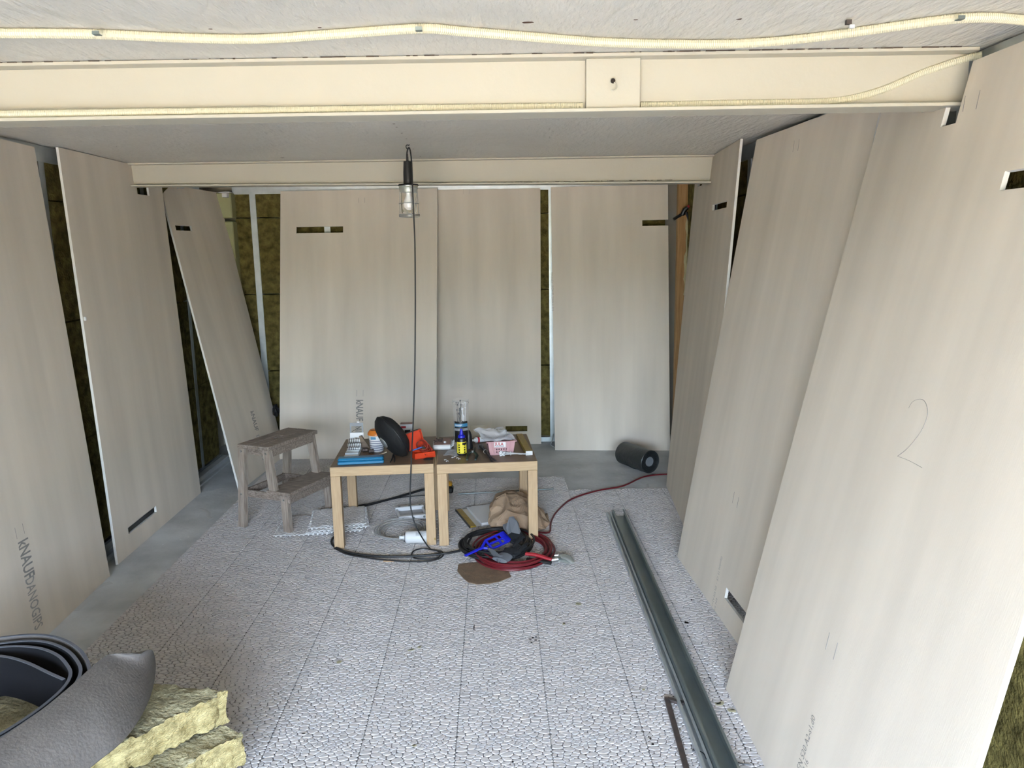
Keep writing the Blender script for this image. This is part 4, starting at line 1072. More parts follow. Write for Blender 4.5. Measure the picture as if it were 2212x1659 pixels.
# filling knife and white pad
p, q = F(985, 1104), F(1016, 1141)
dv = (q-p).normalized(); F_ = frame(p, dv, Z_.cross(dv)); L = (q-p).length
kn = empty('filling_knife', p, 'broad filling knife with mustard back and black edge', 'tool')
part(bx(F_, (L/2, -.002, .006), (L, .006, .010)), 'black_edge', M['black'], kn)
part(bx(F_, (L/2, .018, .006), (L, .034, .008), .001), 'mustard_back', M['mustard'], kn)
part(bx(F_, (L/2, .050, .005), (L, .030, .002)), 'steel_blade', M['steel'], kn)
F2 = F_ @ Matrix.Translation((0, .066, 0))
one(bx(F2 @ rot('Z', 0), (L*.5, .085, .010), (L*.98, .17, .018), .003), 'paper_pad', M['whitepaint'], 'white wrapped pad lying between the knife and the paper bag', 'pad', F2 @ Vector((0, 0, 0)))
# brown paper bag, crumpled
def rock(c, rx, ry, rz_, seed, amp, sub=3, squash=None, flat=0):
    import bmesh
    bm = bmesh.new(); bmesh.ops.create_icosphere(bm, subdivisions=sub, radius=1); mb = MB()
    for v_ in bm.verts:
        n_ = v_.co.normalized(); k = 1+amp*noise.noise(n_*1.9+Vector((seed, 0, 0)))+amp*.6*abs(noise.noise(n_*4.1+Vector((0, seed, 0))))
        mb.v.append(Vector((n_.x*rx*k, n_.y*ry*k, max(-rz_*.9, n_.z*rz_*k)))+Vector(c))
    mb.f = [tuple(v_.index for v_ in f_.verts) for f_ in bm.faces]; mb.m = [0]*len(mb.f); bm.free(); return mb
pbg = F(1055, 1142); q = F(1186, 1140)
root = empty('paper_bag', pbg, 'crumpled brown paper bag under the right table', 'bag')
def P3(x, y, d_): # a point at depth d_ behind the bag's front
    return Y(x, y, d_)
y0 = 4.02
pts = {}
V_ = [(1054, 1132, y0+.05), (1070, 1148, y0-.01), (1058, 1098, y0+.10), (1072, 1077, y0+.16), (1092, 1067, y0+.14), (1120, 1069, y0+.18), (1150, 1078, y0+.20), (1160, 1092, y0+.16), (1188, 1138, y0+.14), (1180, 1150, y0+.05), (1140, 1150, y0-.02), (1094, 1102, y0+.02), (1076, 1124, y0+.0), (1125, 1112, y0+.0), (1150, 1120, y0+.03), (1096, 1086, y0+.06), (1066, 1112, y0+.06), (1172, 1128, y0+.06)]
vs = [Y(*t) for t in V_]
for v_ in vs: v_.z = max(v_.z, TT+.002)
fr = [(0, 1, 12), (0, 12, 16), (0, 16, 2), (2, 16, 15), (2, 15, 3), (3, 15, 4), (4, 15, 5), (15, 16, 11), (16, 12, 11), (12, 1, 10), (12, 10, 13), (12, 13, 11), (11, 13, 5), (11, 5, 15), (13, 6, 5), (13, 14, 6), (14, 7, 6), (13, 10, 14), (14, 17, 7), (17, 8, 7), (14, 10, 9), (14, 9, 17), (17, 9, 8)]
n_ = len(vs); bk = [v_+Vector((0, .16, 0)) for v_ in vs]; 
for i_, v_ in enumerate(bk): v_.z = max(TT+.002, v_.z-.03)
rim = [0, 1, 10, 9, 8, 7, 6, 5, 4, 3, 2]
fs = list(fr)+[tuple(i_+n_ for i_ in f_[::-1]) for f_ in fr]+[(rim[k], rim[(k+1) % len(rim)], rim[(k+1) % len(rim)]+n_, rim[k]+n_) for k in range(len(rim))]
mb = MB().add(vs+bk, fs)
ob = part(mb, 'bag_body', M['paper'], root)
md = ob.modifiers.new('sub', 'SUBSURF'); md.subdivision_type = 'SIMPLE'; md.levels = md.render_levels = 3
tx = bpy.data.textures.new('crumple', 'VORONOI'); tx.noise_scale = .07
dm = ob.modifiers.new('crumple', 'DISPLACE'); dm.texture = tx; dm.strength = .03; dm.mid_level = .5
part(MB().tube([vs[3]+Vector((0, -.002, .004)), vs[4]+Vector((0, -.006, .004)), vs[11]+Vector((0, -.012, .0)), vs[12]+Vector((0, -.012, 0))], .0035, 6), 'folded_edge', M['paper'], root)
for k, (x, y) in enumerate(((1112, 1082), (1122, 1084), (1132, 1087))):
    c_ = Y(x, y, y0+.055-.0); part(MB().tube([c_+Vector((.009*math.cos(a), -.02, .009*math.sin(a))) for a in np.linspace(0, 5, 10)], .0009, 4), 'printed_mark', M['card'], root)

# red hose coil, black jumper cable coil
def coil(c, n, rx, ry, r, m, name, label, rz=0, zb=TT, seed=0, pile=3, jit=.012):
    rr_ = random.Random(seed); P = []
    ph = rr_.uniform(0, 6)
    for k in range(n):
        dx, dy = rr_.uniform(-jit, jit), rr_.uniform(-jit, jit); sc = 1-.045*(k % 5)+rr_.uniform(-.02, .02); lay = k // 3
        for a in np.linspace(0, 2*PI, 13)[:-1]:
            x, y = rx*sc*math.cos(a+ph)+dx, ry*sc*math.sin(a+ph)+dy
            P.append(Vector((c.x+x*math.cos(rz)-y*math.sin(rz), c.y+x*math.sin(rz)+y*math.cos(rz), zb+r*1.1+lay*r*1.7+r*.5*math.sin(2*a+k))))
    return P
cR = F(1110, 1188)+Vector((0, -.035, 0)); PR = coil(cR, 11, .20, .235, .0052, 'redhose', '', '', seed=4, jit=.010)
tail = [F(x, y, TT+.0055) for x, y in ((1186, 1150), (1190, 1128), (1203, 1105), (1235, 1078), (1290, 1060), (1345, 1050), (1385, 1032), (1415, 1026), (1450, 1024))]
one(MB().tube(spline(PR+tail, 4), .0052, 7), 'air_hose', M['redhose'], 'dark red hose coiled in front of the right table and running back', 'hose', PR[0], True)
cK = F(1078, 1178)+Vector((-.01, -.03, 0)); PK = coil(cK, 9, .185, .19, .0062, 'rubber', '', '', zb=TT+.012, seed=9, jit=.018)
one(MB().tube(spline(PK, 4), .0060, 7), 'jumper_cable', M['rubber'], 'black cable coiled on top of the red hose', 'cable', PK[0], True)
PK2 = [F(x, y, TT+.007) for x, y in ((1035, 1180), (1000, 1188), (960, 1196), (900, 1201), (820, 1202), (760, 1195), (728, 1184), (716, 1172), (722, 1160), (740, 1160))]
one(MB().tube(spline(PK2, 8), .0062, 8), 'jumper_cable', M['rubber'], 'thick black cable looping round the front left table leg', 'cable', PK2[0], True)
# jumper clamp
def q3(x, y, h): return Z(x, y, h)
cl = empty('jumper_clamp', F(1150, 1208), 'jumper clamp with red and black grips and steel jaws', 'clamp')
zc = TT+.020
part(MB().tube(spline([q3(1136, 1196, zc+.022), q3(1160, 1199, zc+.022), q3(1192, 1209, zc+.010)], 6), [.013, .013, .012, .012, .012, .012, .012, .012, .012, .012, .011, .011, .009], 10, flat=.7), 'red_grip', M['redgrip'], cl, smooth=True)
part(MB().tube(spline([q3(1138, 1208, zc), q3(1160, 1211, zc), q3(1190, 1216, zc)], 6), .0125, 10, flat=.7), 'black_grip', M['rubber'], cl, smooth=True)
part(MB().tube([q3(1192, 1210, zc+.004), q3(1204, 1208, zc+.008), q3(1212, 1203, zc+.010)], [.008, .010, .006], 10), 'steel_joint', M['steel'], cl, smooth=True)
for dz, dy in ((.012, 0), (-.004, 8)):
    part(MB().tube(spline([q3(1200, 1204+dy, zc+dz), q3(1214, 1201+dy, zc+dz), q3(1228, 1206+dy, zc+dz), q3(1238, 1216, zc+.001)], 5), [.008+.015*math.sin(PI*k/15) for k in range(16)], 10, flat=.35), 'steel_jaw', M['alu'], cl, smooth=True)
part(MB().tube([q3(1198, 1200, zc+.016), q3(1206, 1199, zc+.018)], .004, 8), 'spring', M['steel'], cl, smooth=True)

# cobalt blue tool frame resting on the coil
p, q = q3(1005, 1200, TT+.035), q3(1096, 1158, TT+.075)
dv = (q-p).normalized(); L = (q-p).length; sd = dv.cross(Vector((0, -.6, 1)).normalized()).normalized(); up = sd.cross(dv)
Fb2 = Matrix(((dv.x, -sd.x, up.x, p.x), (dv.y, -sd.y, up.y, p.y), (dv.z, -sd.z, up.z, p.z), (0, 0, 0, 1)))
bt_ = empty('blue_plastic_handle', Vector((p.x, p.y, TT)), 'cobalt blue plastic handle with open slots on the cable coil', 'tool')
part(MB().tube([Fb2 @ Vector((0, 0, 0)), Fb2 @ Vector((.02, 0, 0)), Fb2 @ Vector((L*.42, 0, 0))], [.010, .009, .011], 10, flat=.6), 'grip', M['cobalt'], bt_, smooth=True)
W2 = .032; X0, X1 = L*.42, L
for y_ in (-W2, 0, W2): part(bx(Fb2, ((X0+.03+X1)/2, y_, 0), (X1-X0-.03, .009, .012), .002), 'frame_bar', M['cobalt'], bt_)
for x_ in (X0+.035, (X0+X1)/2+.02, X1-.006): part(bx(Fb2, (x_, 0, 0), (.009, W2*2, .012), .002), 'cross_bar', M['cobalt'], bt_)
for sg in (-1, 1): part(MB().tube([Fb2 @ Vector((X0-.01, 0, 0)), Fb2 @ Vector((X0+.036, sg*W2, 0))], .007, 8), 'shoulder', M['cobalt'], bt_)
part(bx(Fb2, (X1-.016, 0, .001), (.036, W2*2, .010), .003), 'end_plate', M['cobalt'], bt_)

# work gloves: palm, cuff and curled fingers on one skin each
def glove(name, wrist, palm, tips, label, cuffm='greyrub', up=Vector((0, 0, 1)), s=1.0):
    root = empty(name, Vector((wrist.x, wrist.y, TT)), label, 'glove')
    dv = (palm-wrist); ln = dv.length; dv.normalize(); sd = dv.cross(up).normalized()
    mb = MB(); R_ = []
    for t_, wd, th_ in ((-.25, .040, .010), (.0, .043, .012), (.35, .036, .014), (.75, .040, .016), (1.0, .042, .014)):
        c_ = wrist+dv*ln*t_; R_.append([c_+sd*s*wd*math.cos(a)+up*s*th_*math.sin(a) for a in np.linspace(0, 2*PI, 15)[:-1]])
    part(MB().rings(R_[2:]), 'palm', M['glove'], root, smooth=True)
    part(MB().rings(R_[:3]), 'cuff', M[cuffm], root, smooth=True)
    for k, (tp_, ben) in enumerate(tips):
        if k < 4: base = palm+sd*s*(-.031+.0205*k)-dv*.008
        else: base = wrist.lerp(palm, .45)+sd*s*(.034 if ben > 0 else -.034)
        mid = base.lerp(tp_, .5)+up*.010*abs(ben)
        part(MB().tube(spline([base, mid, tp_], 5), [.0105*s*(1-.03*q_) for q_ in range(11)], 8), 'finger', M['glove'], root, smooth=True)
    return root
gw, gp = q3(1103, 1128, TT+.115), q3(1120, 1168, TT+.062)
glove('work_glove', q3(1104, 1136, TT+.10), q3(1116, 1166, TT+.062), [(q3(1104, 1188, TT+.05), .6), (q3(1112, 1192, TT+.045), .8), (q3(1121, 1192, TT+.045), .8), (q3(1130, 1186, TT+.05), .6), (q3(1134, 1160, TT+.06), .5)], 'grey coated work glove standing up with its fingers on the coil', up=Vector((0, -.8, .5)).normalized())
# broad grey back panel of that glove
gpan = [Y(1093, 1140, 3.78), Y(1100, 1117, 3.82), Y(1109, 1115, 3.83), Y(1116, 1125, 3.80), Y(1125, 1148, 3.76), Y(1122, 1154, 3.74), Y(1105, 1150, 3.74), Y(1097, 1155, 3.75)]
n_ = len(gpan); mb = MB().add(gpan+[v_+Vector((0, .012, -.004)) for v_ in gpan], [tuple(range(n_)), tuple(range(n_, 2*n_))[::-1]]+[(k, (k+1) % n_, n_+(k+1) % n_, n_+k) for k in range(n_)])
gl1 = [o for o in bpy.data.objects if o.name == 'work_glove'][0]
part(mb, 'grey_back', M['greyrub'], gl1)
glove('work_glove', q3(1085, 1206, TT+.045), q3(1108, 1190, TT+.05), [(q3(1124, 1186, TT+.045), .4), (q3(1130, 1183, TT+.05), .4), (q3(1136, 1180, TT+.05), .4), (q3(1138, 1174, TT+.05), .3), (q3(1092, 1186, TT+.045), .5)], 'black knitted work glove lying flat with its grey cuff forward', s=1.1)
gpan = [q3(1053, 1183, TT+.055), q3(1066, 1187, TT+.062), q3(1080, 1199, TT+.062), q3(1094, 1202, TT+.055), q3(1076, 1212, TT+.045), q3(1067, 1200, TT+.05)]
n_ = len(gpan); mb = MB().add(gpan+[v_+Vector((0, .004, -.010)) for v_ in gpan], [tuple(range(n_)), tuple(range(n_, 2*n_))[::-1]]+[(k, (k+1) % n_, n_+(k+1) % n_, n_+k) for k in range(n_)])
gl2 = [o for o in bpy.data.objects if o.name == 'work_glove.001'][0]
part(mb, 'grey_back', M['greyrub'], gl2)

# brown mat in front of the coil
vp = [F(x, y, 0) for x, y in ((990, 1224), (1002, 1221), (1030, 1219), (1070, 1224), (1100, 1240), (1104, 1250), (1080, 1260), (1056, 1265), (1030, 1266), (1012, 1262), (1000, 1252), (988, 1238))]
mb = MB().prism([(v_.x, v_.y) for v_ in vp], TT+.0005, TT+.0035)
one(mb, 'rubber_mat', M['card'], 'brown crinkled offcut mat under the red hose', 'mat', vp[0])
one(MB().box(F(840, 1212, TT+.002), (.055, .012, .003), rot3('Z', -.05), bev=.001), 'tape_piece', M['bandage'], 'tan strip of tape on the tiles by the black cable', 'tape', F(840, 1212))

# ------------------------------------------------------------------ hanging inspection lamp
yl_ = Z(882, 312, H).y
def LY(x, y, d_=0): return Y(x, y, yl_+d_)
top = LY(882, 312); top.z = H
lp = empty('inspection_lamp', top, 'black handled caged inspection lamp hanging from a ceiling hook', 'lamp')
hk = [Vector((top.x+.003, yl_, H+.01)), Vector((top.x+.003, yl_, H-.004))]+[LY(x, y) for x, y in ((879, 313), (877, 316), (878, 320), (881, 322), (884, 320))]
one(MB().tube(spline(hk, 5), .0022, 8), 'ceiling_hook', M['black'], 'black steel hook in the ceiling holding the lamp', 'hook', top, True)
hb, ht = LY(882, 400), LY(880, 349); axz = (ht-hb); Lh = axz.length; axz.normalize()
Tl = Matrix.Translation(hb) @ Matrix(((1, 0, axz.x, 0), (0, 1, 0, 0), (0, 0, 1, 0), (0, 0, 0, 1)))
part(MB().lathe([(.0225, 0), (.0235, .01), (.0225, .06), (.020, .105), (.0195, Lh-.006), (.0200, Lh-.004), (.0195, Lh), (.006, Lh)], 24, Tl), 'handle', M['rubber'], lp, smooth=True)
for k in range(7):
    z_ = Lh+.003+.005*k; part(MB().lathe([(.0075-.0005*k, z_-.0015), (.0085-.0005*k, z_), (.0075-.0005*k, z_+.0015), (.003, z_+.0016)], 14, Tl), 'strain_relief', M['rubber'], lp, smooth=True)
part(MB().lathe([(.050, -.004), (.051, 0), (.048, .004), (.02, .006)], 32, Tl), 'shade_disc', M['black'], lp, smooth=True)
part(MB().lathe([(.047, -.003), (.047, -.008), (.0455, -.010), (.047, -.013), (.0465, -.018), (.0445, -.020), (.0445, -.034), (.040, -.036)], 32, Tl), 'threaded_collar', M['alu'], lp, smooth=True)
part(MB().lathe([(.0385, -.030), (.0385, -.130), (.036, -.136), (.020, -.139), (.001, -.140)], 32, Tl, cap=False), 'glass_dome', M['glass'], lp, smooth=True)
part(MB().lathe([(.013, -.034), (.014, -.050), (.028, -.078), (.030, -.092), (.026, -.108), (.012, -.120), (.001, -.122)], 24, Tl, cap=False), 'bulb', M['bulb'], lp, smooth=True)
for k in range(4):
    a = PI/4*(2*k)+.35; dx, dy = math.cos(a), math.sin(a)
    part(MB().tube(spline([Tl @ Vector((r_*dx, r_*dy, z_)) for r_, z_ in ((.044, -.030), (.046, -.055), (.0465, -.085), (.0475, -.125), (.047, -.150), (.040, -.156), (.004, -.157))], 5), .0018, 7), 'cage_wire', M['steel'], lp, smooth=True)
for z_, r_ in ((-.088, .049), (-.143, .0505), (-.150, .0505)):
    part(MB().tube([Tl @ Vector((r_*math.cos(a), r_*math.sin(a), z_)) for a in np.linspace(0, 2*PI, 33)[:-1]], .0019, 7, closed=True), 'cage_ring', M['steel'], lp, smooth=True)
# its cable: up through the hook, then down to the floor in front of the left table
cp_ = [LY(880, 349), LY(879, 335), LY(880, 325), LY(883, 319, -.004), LY(886, 325, -.012), LY(889, 350, -.03), LY(891, 400, -.052), LY(893, 450, -.056), LY(896, 520, -.06), LY(897, 600, -.07), LY(897, 700, -.09), LY(896, 800, -.11), LY(893, 900, -.13)]
yl2 = Z(890, 1004, h0).y-.02
cp_ += [Y(889, 985, yl2), Y(887, 1030, yl2-.005), Y(886, 1080, yl2-.01), Y(890, 1110, yl2-.02), Y(900, 1140, yl2-.04)]
cp_ += [F(x, y, TT+.0045) for x, y in ((926, 1182), (945, 1190), (951, 1196), (946, 1204), (925, 1207), (898, 1206), (889, 1198), (896, 1189), (915, 1185), (935, 1188), (955, 1192), (957, 1200), (945, 1208), (915, 1213), (860, 1212), (800, 1206), (750, 1197), (722, 1184))]
P = spline(cp_, 8)
one(MB().tube(P, .0036, 8), 'lamp_cable', M['rubber'], 'thin black lamp cable falling past the table and looping on the floor', 'cable', P[-1], True)

# ------------------------------------------------------------------ right side of the floor
# two long galvanised channels lying side by side
def channel(a, b, w, hgt, label, m='galv_d'):
    dv = (b-a); L = dv.length; dv.normalize(); F_ = frame(a, dv, Z_.cross(dv))
    root = empty('steel_channel', a, label, 'steel profile')
    part(bx(F_, (L/2, 0, .0012), (L, w, .0016)), 'web', M[m], root)
    for sg in (-1, 1):
        part(bx(F_, (L/2, sg*w/2, hgt/2+.0005), (L, .0016, hgt)), 'flange', M[m], root)
        part(bx(F_, (L/2, sg*(w/2-.004), hgt+.0003), (L, .008, .0012)), 'lip', M[m], root)
    return root
cA, cB = F(1335, 1115, TT+.001), F(1562, 1659, TT+.001); dv = (cB-cA).normalized(); cB = cB+dv*.5
channel(cA, cB, .066, .040, 'long galvanised steel channel on the tiles, right one of the pair')
sd = Vector((-dv.y, dv.x, 0)); sd = sd if sd.x < 0 else -sd
channel(cA+sd*.051+dv*-.02, cB+sd*.051, .028, .018, 'lower galvanised steel channel along the left side of the pair', 'galv')
# L-shaped iron bar
p0, p1, p2 = F(1478, 1520, TT+.006), F(1441, 1510, TT+.006), F(1488, 1680, TT+.006)
lb = MB()
def flatbar(mb, a, b, w, t):
    dv = (b-a); L = dv.length; dv.normalize(); F_ = frame(a, dv, Z_.cross(dv)); q = MB().box((L/2, 0, 0), (L, w, t), bev=.001); mb.add([F_ @ v_ for v_ in q.v], q.f)
flatbar(lb, p1+(p2-p1).normalized()*-.008, p2, .017, .010); flatbar(lb, p1+Vector((0, 0, .0005)), p0, .017, .0101)
one(lb, 'iron_bar', M['iron'], 'rusty L-shaped iron bar on the tiles at the bottom edge', 'bar', p1)
for pts, l_ in ((((1495, 1622), (1508, 1622), (1520, 1628), (1526, 1640)), 'black cable tie scrap beside the iron bar'), (((1590, 1646), (1605, 1650), (1622, 1652)), 'black cable tie scrap right of the long channel')):
    P = spline([F(x, y, TT+.003) for x, y in pts], 6); one(MB().tube(P, .0017, 6), 'cable_tie_scrap', M['black'], l_, 'cable tie', P[0], True)
# roll of black membrane
e0 = F(1405, 1025, 0); a_, b_ = Vector((e0.x, e0.y, 0)), None
rr = .080
c1_ = Y(1405, 1001, e0.y+.03); c1_.z = rr; c0_ = c1_+Vector((-.14, .26, 0))
dv = (c1_-c0_); L = dv.length; dv.normalize(); Tm = Matrix.Translation(c0_) @ dv.to_track_quat('Z', 'Y').to_matrix().to_4x4()
rl = empty('membrane_roll', Vector((c1_.x, c1_.y, 0)), 'short roll of black membrane on the concrete by the back wall', 'roll')
part(MB().lathe([(.040, 0), (rr-.002, 0), (rr, .003), (rr, L-.003), (rr-.003, L), (.060, L-.010), (.034, L-.010), (.034, L-.03), (.001, L-.03)], 40, Tm), 'roll_body', M['bitumen'], rl, smooth=True)
part(MB().lathe([(.034, L-.02), (.034, L-.008), (.031, L-.007), (.028, L-.010), (.001, L-.011)], 30, Tm), 'core_disc', M['greycore'], rl, smooth=True)
for k in range(3):
    r_ = .045+.010*k; part(MB().tube([Tm @ Vector((r_*math.cos(a), r_*math.sin(a), L-.004)) for a in np.linspace(0, 5.9, 30)], .0016, 5), 'wound_layer', M['rubber'], rl, smooth=True)
part(MB().tube(spline([Tm @ Vector(((rr+.001)*math.cos(a), (rr+.001)*math.sin(a), z_)) for a, z_ in ((-2.4, L*.35), (-2.15, L*.48), (-1.9, L*.60))], 5), [.001, .004, .004, .004, .004, .004, .005, .005, .004, .003, .001], 6, flat=.5), 'creased_flap', M['bitumen'], rl, smooth=True)
# black holder clamped at the far right corner
hc = Y(1460, 474, 5.39)
hd = empty('pistol_clamp', hc, 'black clamp with red tip hanging in the far right corner', 'clamp')
part(MB().tube(spline([Y(1455, 474, 5.40), Y(1466, 467, 5.40), Y(1478, 461, 5.37)], 5), .013, 8, flat=.8), 'arm', M['black'], hd, smooth=True)
part(MB().tube([Y(1474, 464, 5.38), Y(1480, 452, 5.37), Y(1489, 446, 5.36)], [.020, .022, .012], 10, flat=.7), 'head', M['black'], hd, smooth=True)
part(MB().tube([Y(1482, 458, 5.37), Y(1486, 470, 5.37), Y(1488, 482, 5.37)], [.016, .010, .004], 8, flat=.7), 'trigger', M['black'], hd, smooth=True)
part(MB().tube([Y(1486, 448, 5.35), Y(1492, 442, 5.35)], [.012, .009], 8), 'red_tip', M['redgrip'], hd, smooth=True)
# white chair-like wire foot peeping out beside the right back board
P = spline([Y(1196, 938, 5.93), Y(1194, 948, 5.9), Y(1190, 960, 5.88), Y(1196, 965, 5.86), Y(1203, 968, 5.86)], 5)
one(MB().tube(P, .004, 7), 'bent_bracket', M['galv'], 'small bent metal bracket on the floor behind the right back board', 'bracket', P[0], True)
# dark fluffy thing between the leaning board and the wide one
c_ = Y(596, 888, 5.75)
one(rock(c_, .022, .03, .045, 4.0, .5, 2), 'black_bracket', M['rubber'], 'small black lump wedged behind the leaning left board', 'bracket', c_)

# ------------------------------------------------------------------ bottom left: wool batts and the roll of sill foam
def batt(P, th, label, seed):
    """P: near-left, near-right, far-right, far-left of the top face"""
    P = [Vector(q) for q in P]; NU, NV, NW = 90, 50, 10; mb = MB(); ids = {}
    def vid(i, j, k):
        if (i, j, k) in ids: return ids[(i, j, k)]
        u, v, w_ = i/NU, j/NV, k/NW; q = P[0].lerp(P[1], u).lerp(P[3].lerp(P[2], u), v)-Vector((0, 0, th*(1-w_)))
        e_ = min(u, 1-u, v, 1-v); am = .004 if e_ > .02 else .009
        q = q+noise.noise_vector(q*22+Vector((seed, 0, 0)))*am+noise.noise_vector(q*75+Vector((seed, 9, 0)))*am*.8+noise.noise_vector(q*190)*.0035
        ids[(i, j, k)] = len(mb.v); mb.v.append(q); return ids[(i, j, k)]
    for i in range(NU):
        for j in range(NV):
            mb.f.append((vid(i, j, NW), vid(i+1, j, NW), vid(i+1, j+1, NW), vid(i, j+1, NW))); mb.m.append(0)
            mb.f.append((vid(i, j, 0), vid(i, j+1, 0), vid(i+1, j+1, 0), vid(i+1, j, 0))); mb.m.append(0)
    for i in range(NU):
        for k in range(NW):
            mb.f.append((vid(i, 0, k), vid(i+1, 0, k), vid(i+1, 0, k+1), vid(i, 0, k+1))); mb.m.append(1)
            mb.f.append((vid(i, NV, k), vid(i, NV, k+1), vid(i+1, NV, k+1), vid(i+1, NV, k))); mb.m.append(1)
    for j in range(NV):
        for k in range(NW):
            mb.f.append((vid(0, j, k), vid(0, j, k+1), vid(0, j+1, k+1), vid(0, j+1, k))); mb.m.append(1)
            mb.f.append((vid(NU, j, k), vid(NU, j+1, k), vid(NU, j+1, k+1), vid(NU, j, k+1))); mb.m.append(1)
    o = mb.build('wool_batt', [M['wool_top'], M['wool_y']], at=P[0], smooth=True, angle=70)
    return tag(o, label, 'insulation', 'yellow wool batts at the bottom left')
hb2 = .30; th2 = .09
# upper batt: near long edge runs from the frame bottom up to the far right tip
tip = Z(490, 1492, hb2); nearp = Z(255, 1606, hb2); dv = (nearp-tip); dv.normalize(); 
left = Z(330, 1476, hb2)-tip; ln = left.normalized()
A0 = tip+dv*.62; 
batt([A0, tip, tip+ln*.62, A0+ln*.62], th2, 'yellow mineral wool batt with torn edge, upper one of the pair', 1.0)
tip2 = Z(526, 1585, hb2-.10); near2 = Z(390, 1659, hb2-.10); dv2 = (near2-tip2).normalized(); ln2 = (Z(440, 1562, hb2-.10)-tip2).normalized()
A1_ = tip2+dv2*.62
batt([A1_, tip2, tip2+ln2*.62, A1_+ln2*.62], .09, 'yellow mineral wool batt underneath, sticking out to the right', 7.0)
for k, hz in enumerate((.1,)):
    t3_ = tip2+Vector((-.05, .02, 0)); t3_.z = .105
    batt([t3_+dv2*.62, t3_, t3_+ln2*.62, t3_+dv2*.62+ln2*.62], .097, 'yellow mineral wool batt at the very bottom of the pile', 12.0)

# foam roll: a strip wound into a loose spiral standing on the batts, its outer end falling forward
def strip(cl, w_, th_, up_f, name, m, root, n_edge=3):
    """band following the centre line cl; up_f(i) gives the band's width direction"""
    R_ = []
    for i, p_ in enumerate(cl):
        t_ = (cl[min(i+1, len(cl)-1)]-cl[max(i-1, 0)]).normalized(); u_ = up_f(i); n_ = t_.cross(u_).normalized(); u_ = n_.cross(t_).normalized()
        h_ = w_/2 if not callable(w_) else w_(i)/2; c_ = th_/2
        R_.append([p_+u_*a*h_*f_+n_*b*c_ for a, b, f_ in ((-1, -.6, 1), (-1, .6, 1), (-1, 1, .985), (1, 1, .985), (1, .6, 1), (1, -.6, 1), (1, -1, .985), (-1, -1, .985))])
    return part(MB().rings(R_), name, m, root, smooth=True, angle=50)

fr_ = empty('foam_strip_roll', Z(20, 1480, .31), 'grey sill foam strip loosely rolled on the wool batts, tail hanging over', 'foam roll')
UZ = Vector((0, 0, 1))
zt_, wv = .455, .15
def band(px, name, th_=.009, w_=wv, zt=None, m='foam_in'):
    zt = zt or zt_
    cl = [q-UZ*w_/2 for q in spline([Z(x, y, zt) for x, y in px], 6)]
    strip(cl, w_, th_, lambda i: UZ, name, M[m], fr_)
    strip([q+UZ*(w_/2+.0004) for q in cl], .0016, th_*.96, lambda i: UZ, 'cut_edge', M['foamedge'], fr_)
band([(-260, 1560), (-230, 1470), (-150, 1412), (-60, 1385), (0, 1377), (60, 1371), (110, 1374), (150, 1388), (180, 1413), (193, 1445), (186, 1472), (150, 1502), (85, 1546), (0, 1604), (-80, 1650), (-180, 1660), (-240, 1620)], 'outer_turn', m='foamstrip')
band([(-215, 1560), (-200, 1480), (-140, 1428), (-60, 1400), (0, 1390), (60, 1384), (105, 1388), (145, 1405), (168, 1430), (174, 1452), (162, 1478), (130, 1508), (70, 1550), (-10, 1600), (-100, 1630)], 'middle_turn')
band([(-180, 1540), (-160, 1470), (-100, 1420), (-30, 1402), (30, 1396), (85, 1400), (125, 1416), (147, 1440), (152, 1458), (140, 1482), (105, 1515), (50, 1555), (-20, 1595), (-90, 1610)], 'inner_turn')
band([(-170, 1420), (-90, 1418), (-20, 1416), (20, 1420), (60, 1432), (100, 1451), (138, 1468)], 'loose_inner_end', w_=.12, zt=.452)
UL = [((-80, 1654), (60, 1770)), ((0, 1597), (130, 1712)), ((85, 1538), (205, 1650)), ((150, 1485), (264, 1602)), ((200, 1440), (302, 1552)), ((228, 1418), (322, 1512)), ((243, 1414), (332, 1478)), ((262, 1413), (335, 1458)), ((284, 1413), (336, 1440)), ((304, 1414), (335, 1426))]
mb = MB(); R_ = []
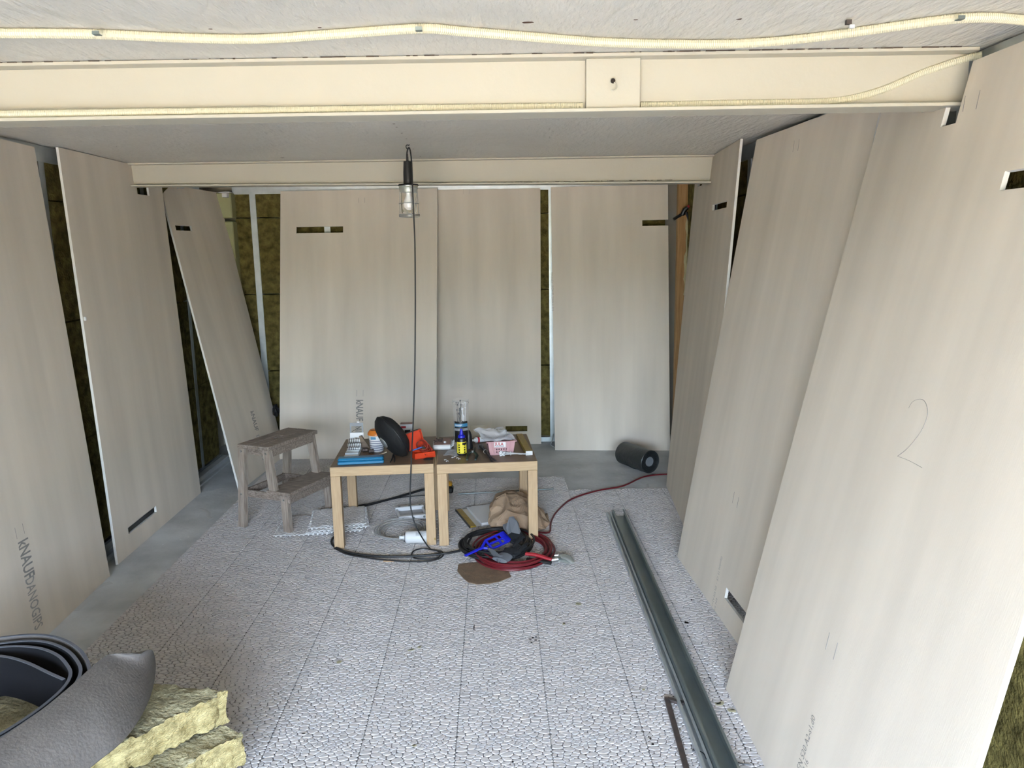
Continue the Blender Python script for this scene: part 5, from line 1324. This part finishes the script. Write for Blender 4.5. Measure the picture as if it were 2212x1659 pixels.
A_ = spline([Z(*a, .475) for a, b in UL], 4); B_ = spline([Z(*b, .345) for a, b in UL], 4)
for a, b in zip(A_, B_):
    wd = b-a; nn = Vector((.45, -.55, .7)).normalized(); row = []
    for sgn in (1, -1):
        rng_ = np.linspace(0, 1, 8) if sgn > 0 else np.linspace(1, 0, 8)
        for t in rng_: row.append(a+wd*t+nn*(wd.length*.22*math.sin(PI*t)+sgn*.0048))
    R_.append(row)
part(mb.rings(R_), 'outer_tail', M['foamstrip'], fr_, smooth=True, angle=50)

# ------------------------------------------------------------------ pieces that belong to a part become its children
OWNER = {'screw_head': 'leg', 'label_band': 'label_sleeve', 'label_stripe': 'label_sleeve', 'label_text': 'label_sleeve', 'label_heading': 'label',
         'round_pictogram': 'label', 'badge_face': 'badge', 'latch_pin': 'latch', 'sticker_frame': 'sticker', 'sticker_field': 'sticker',
         'sticker_lettering': 'sticker', 'sticker_small_print': 'sticker', 'support_wire': 'case_lid', 'lid_clasp': 'case_lid', 'magnet': 'white_edge',
         'picture_print': 'carton', 'grey_print': 'carton', 'corner_print': 'carton', 'red_top_print': 'carton', 'printed_line': 'can_body',
         'lid_print': 'lid_shell', 'jar_rim': 'jar_wall', 'stripe': 'tub_body', 'label_sticker': 'tub_body', 'tube_print': 'tube_body', 'core_disc': 'roll_body',
         'wound_layer': 'roll_body', 'plastic_tab': 'clip_body', 'strain_relief': 'handle', 'cage_ring': 'cage_wire', 'pivot': 'jaw', 'drill_bit': 'bit_holder'}
def stem(o): return o.name.split('.')[0]
def mid(o):
    v = o.data.vertices; n = len(v); return sum((v[i].co for i in range(0, n, max(1, n//12))), Vector())/len(range(0, n, max(1, n//12)))
for root in [o for o in bpy.data.objects if o.type == 'EMPTY' and o.parent is None]:
    ch = list(root.children)
    for o in ch:
        want = OWNER.get(stem(o))
        c_ = [p for p in ch if stem(p) == want and p.type == 'MESH']
        if not c_: continue
        own = min(c_, key=lambda p: (mid(p)-mid(o)).length)
        keep = o.location.copy()-own.location; o.parent = own; o.location = keep
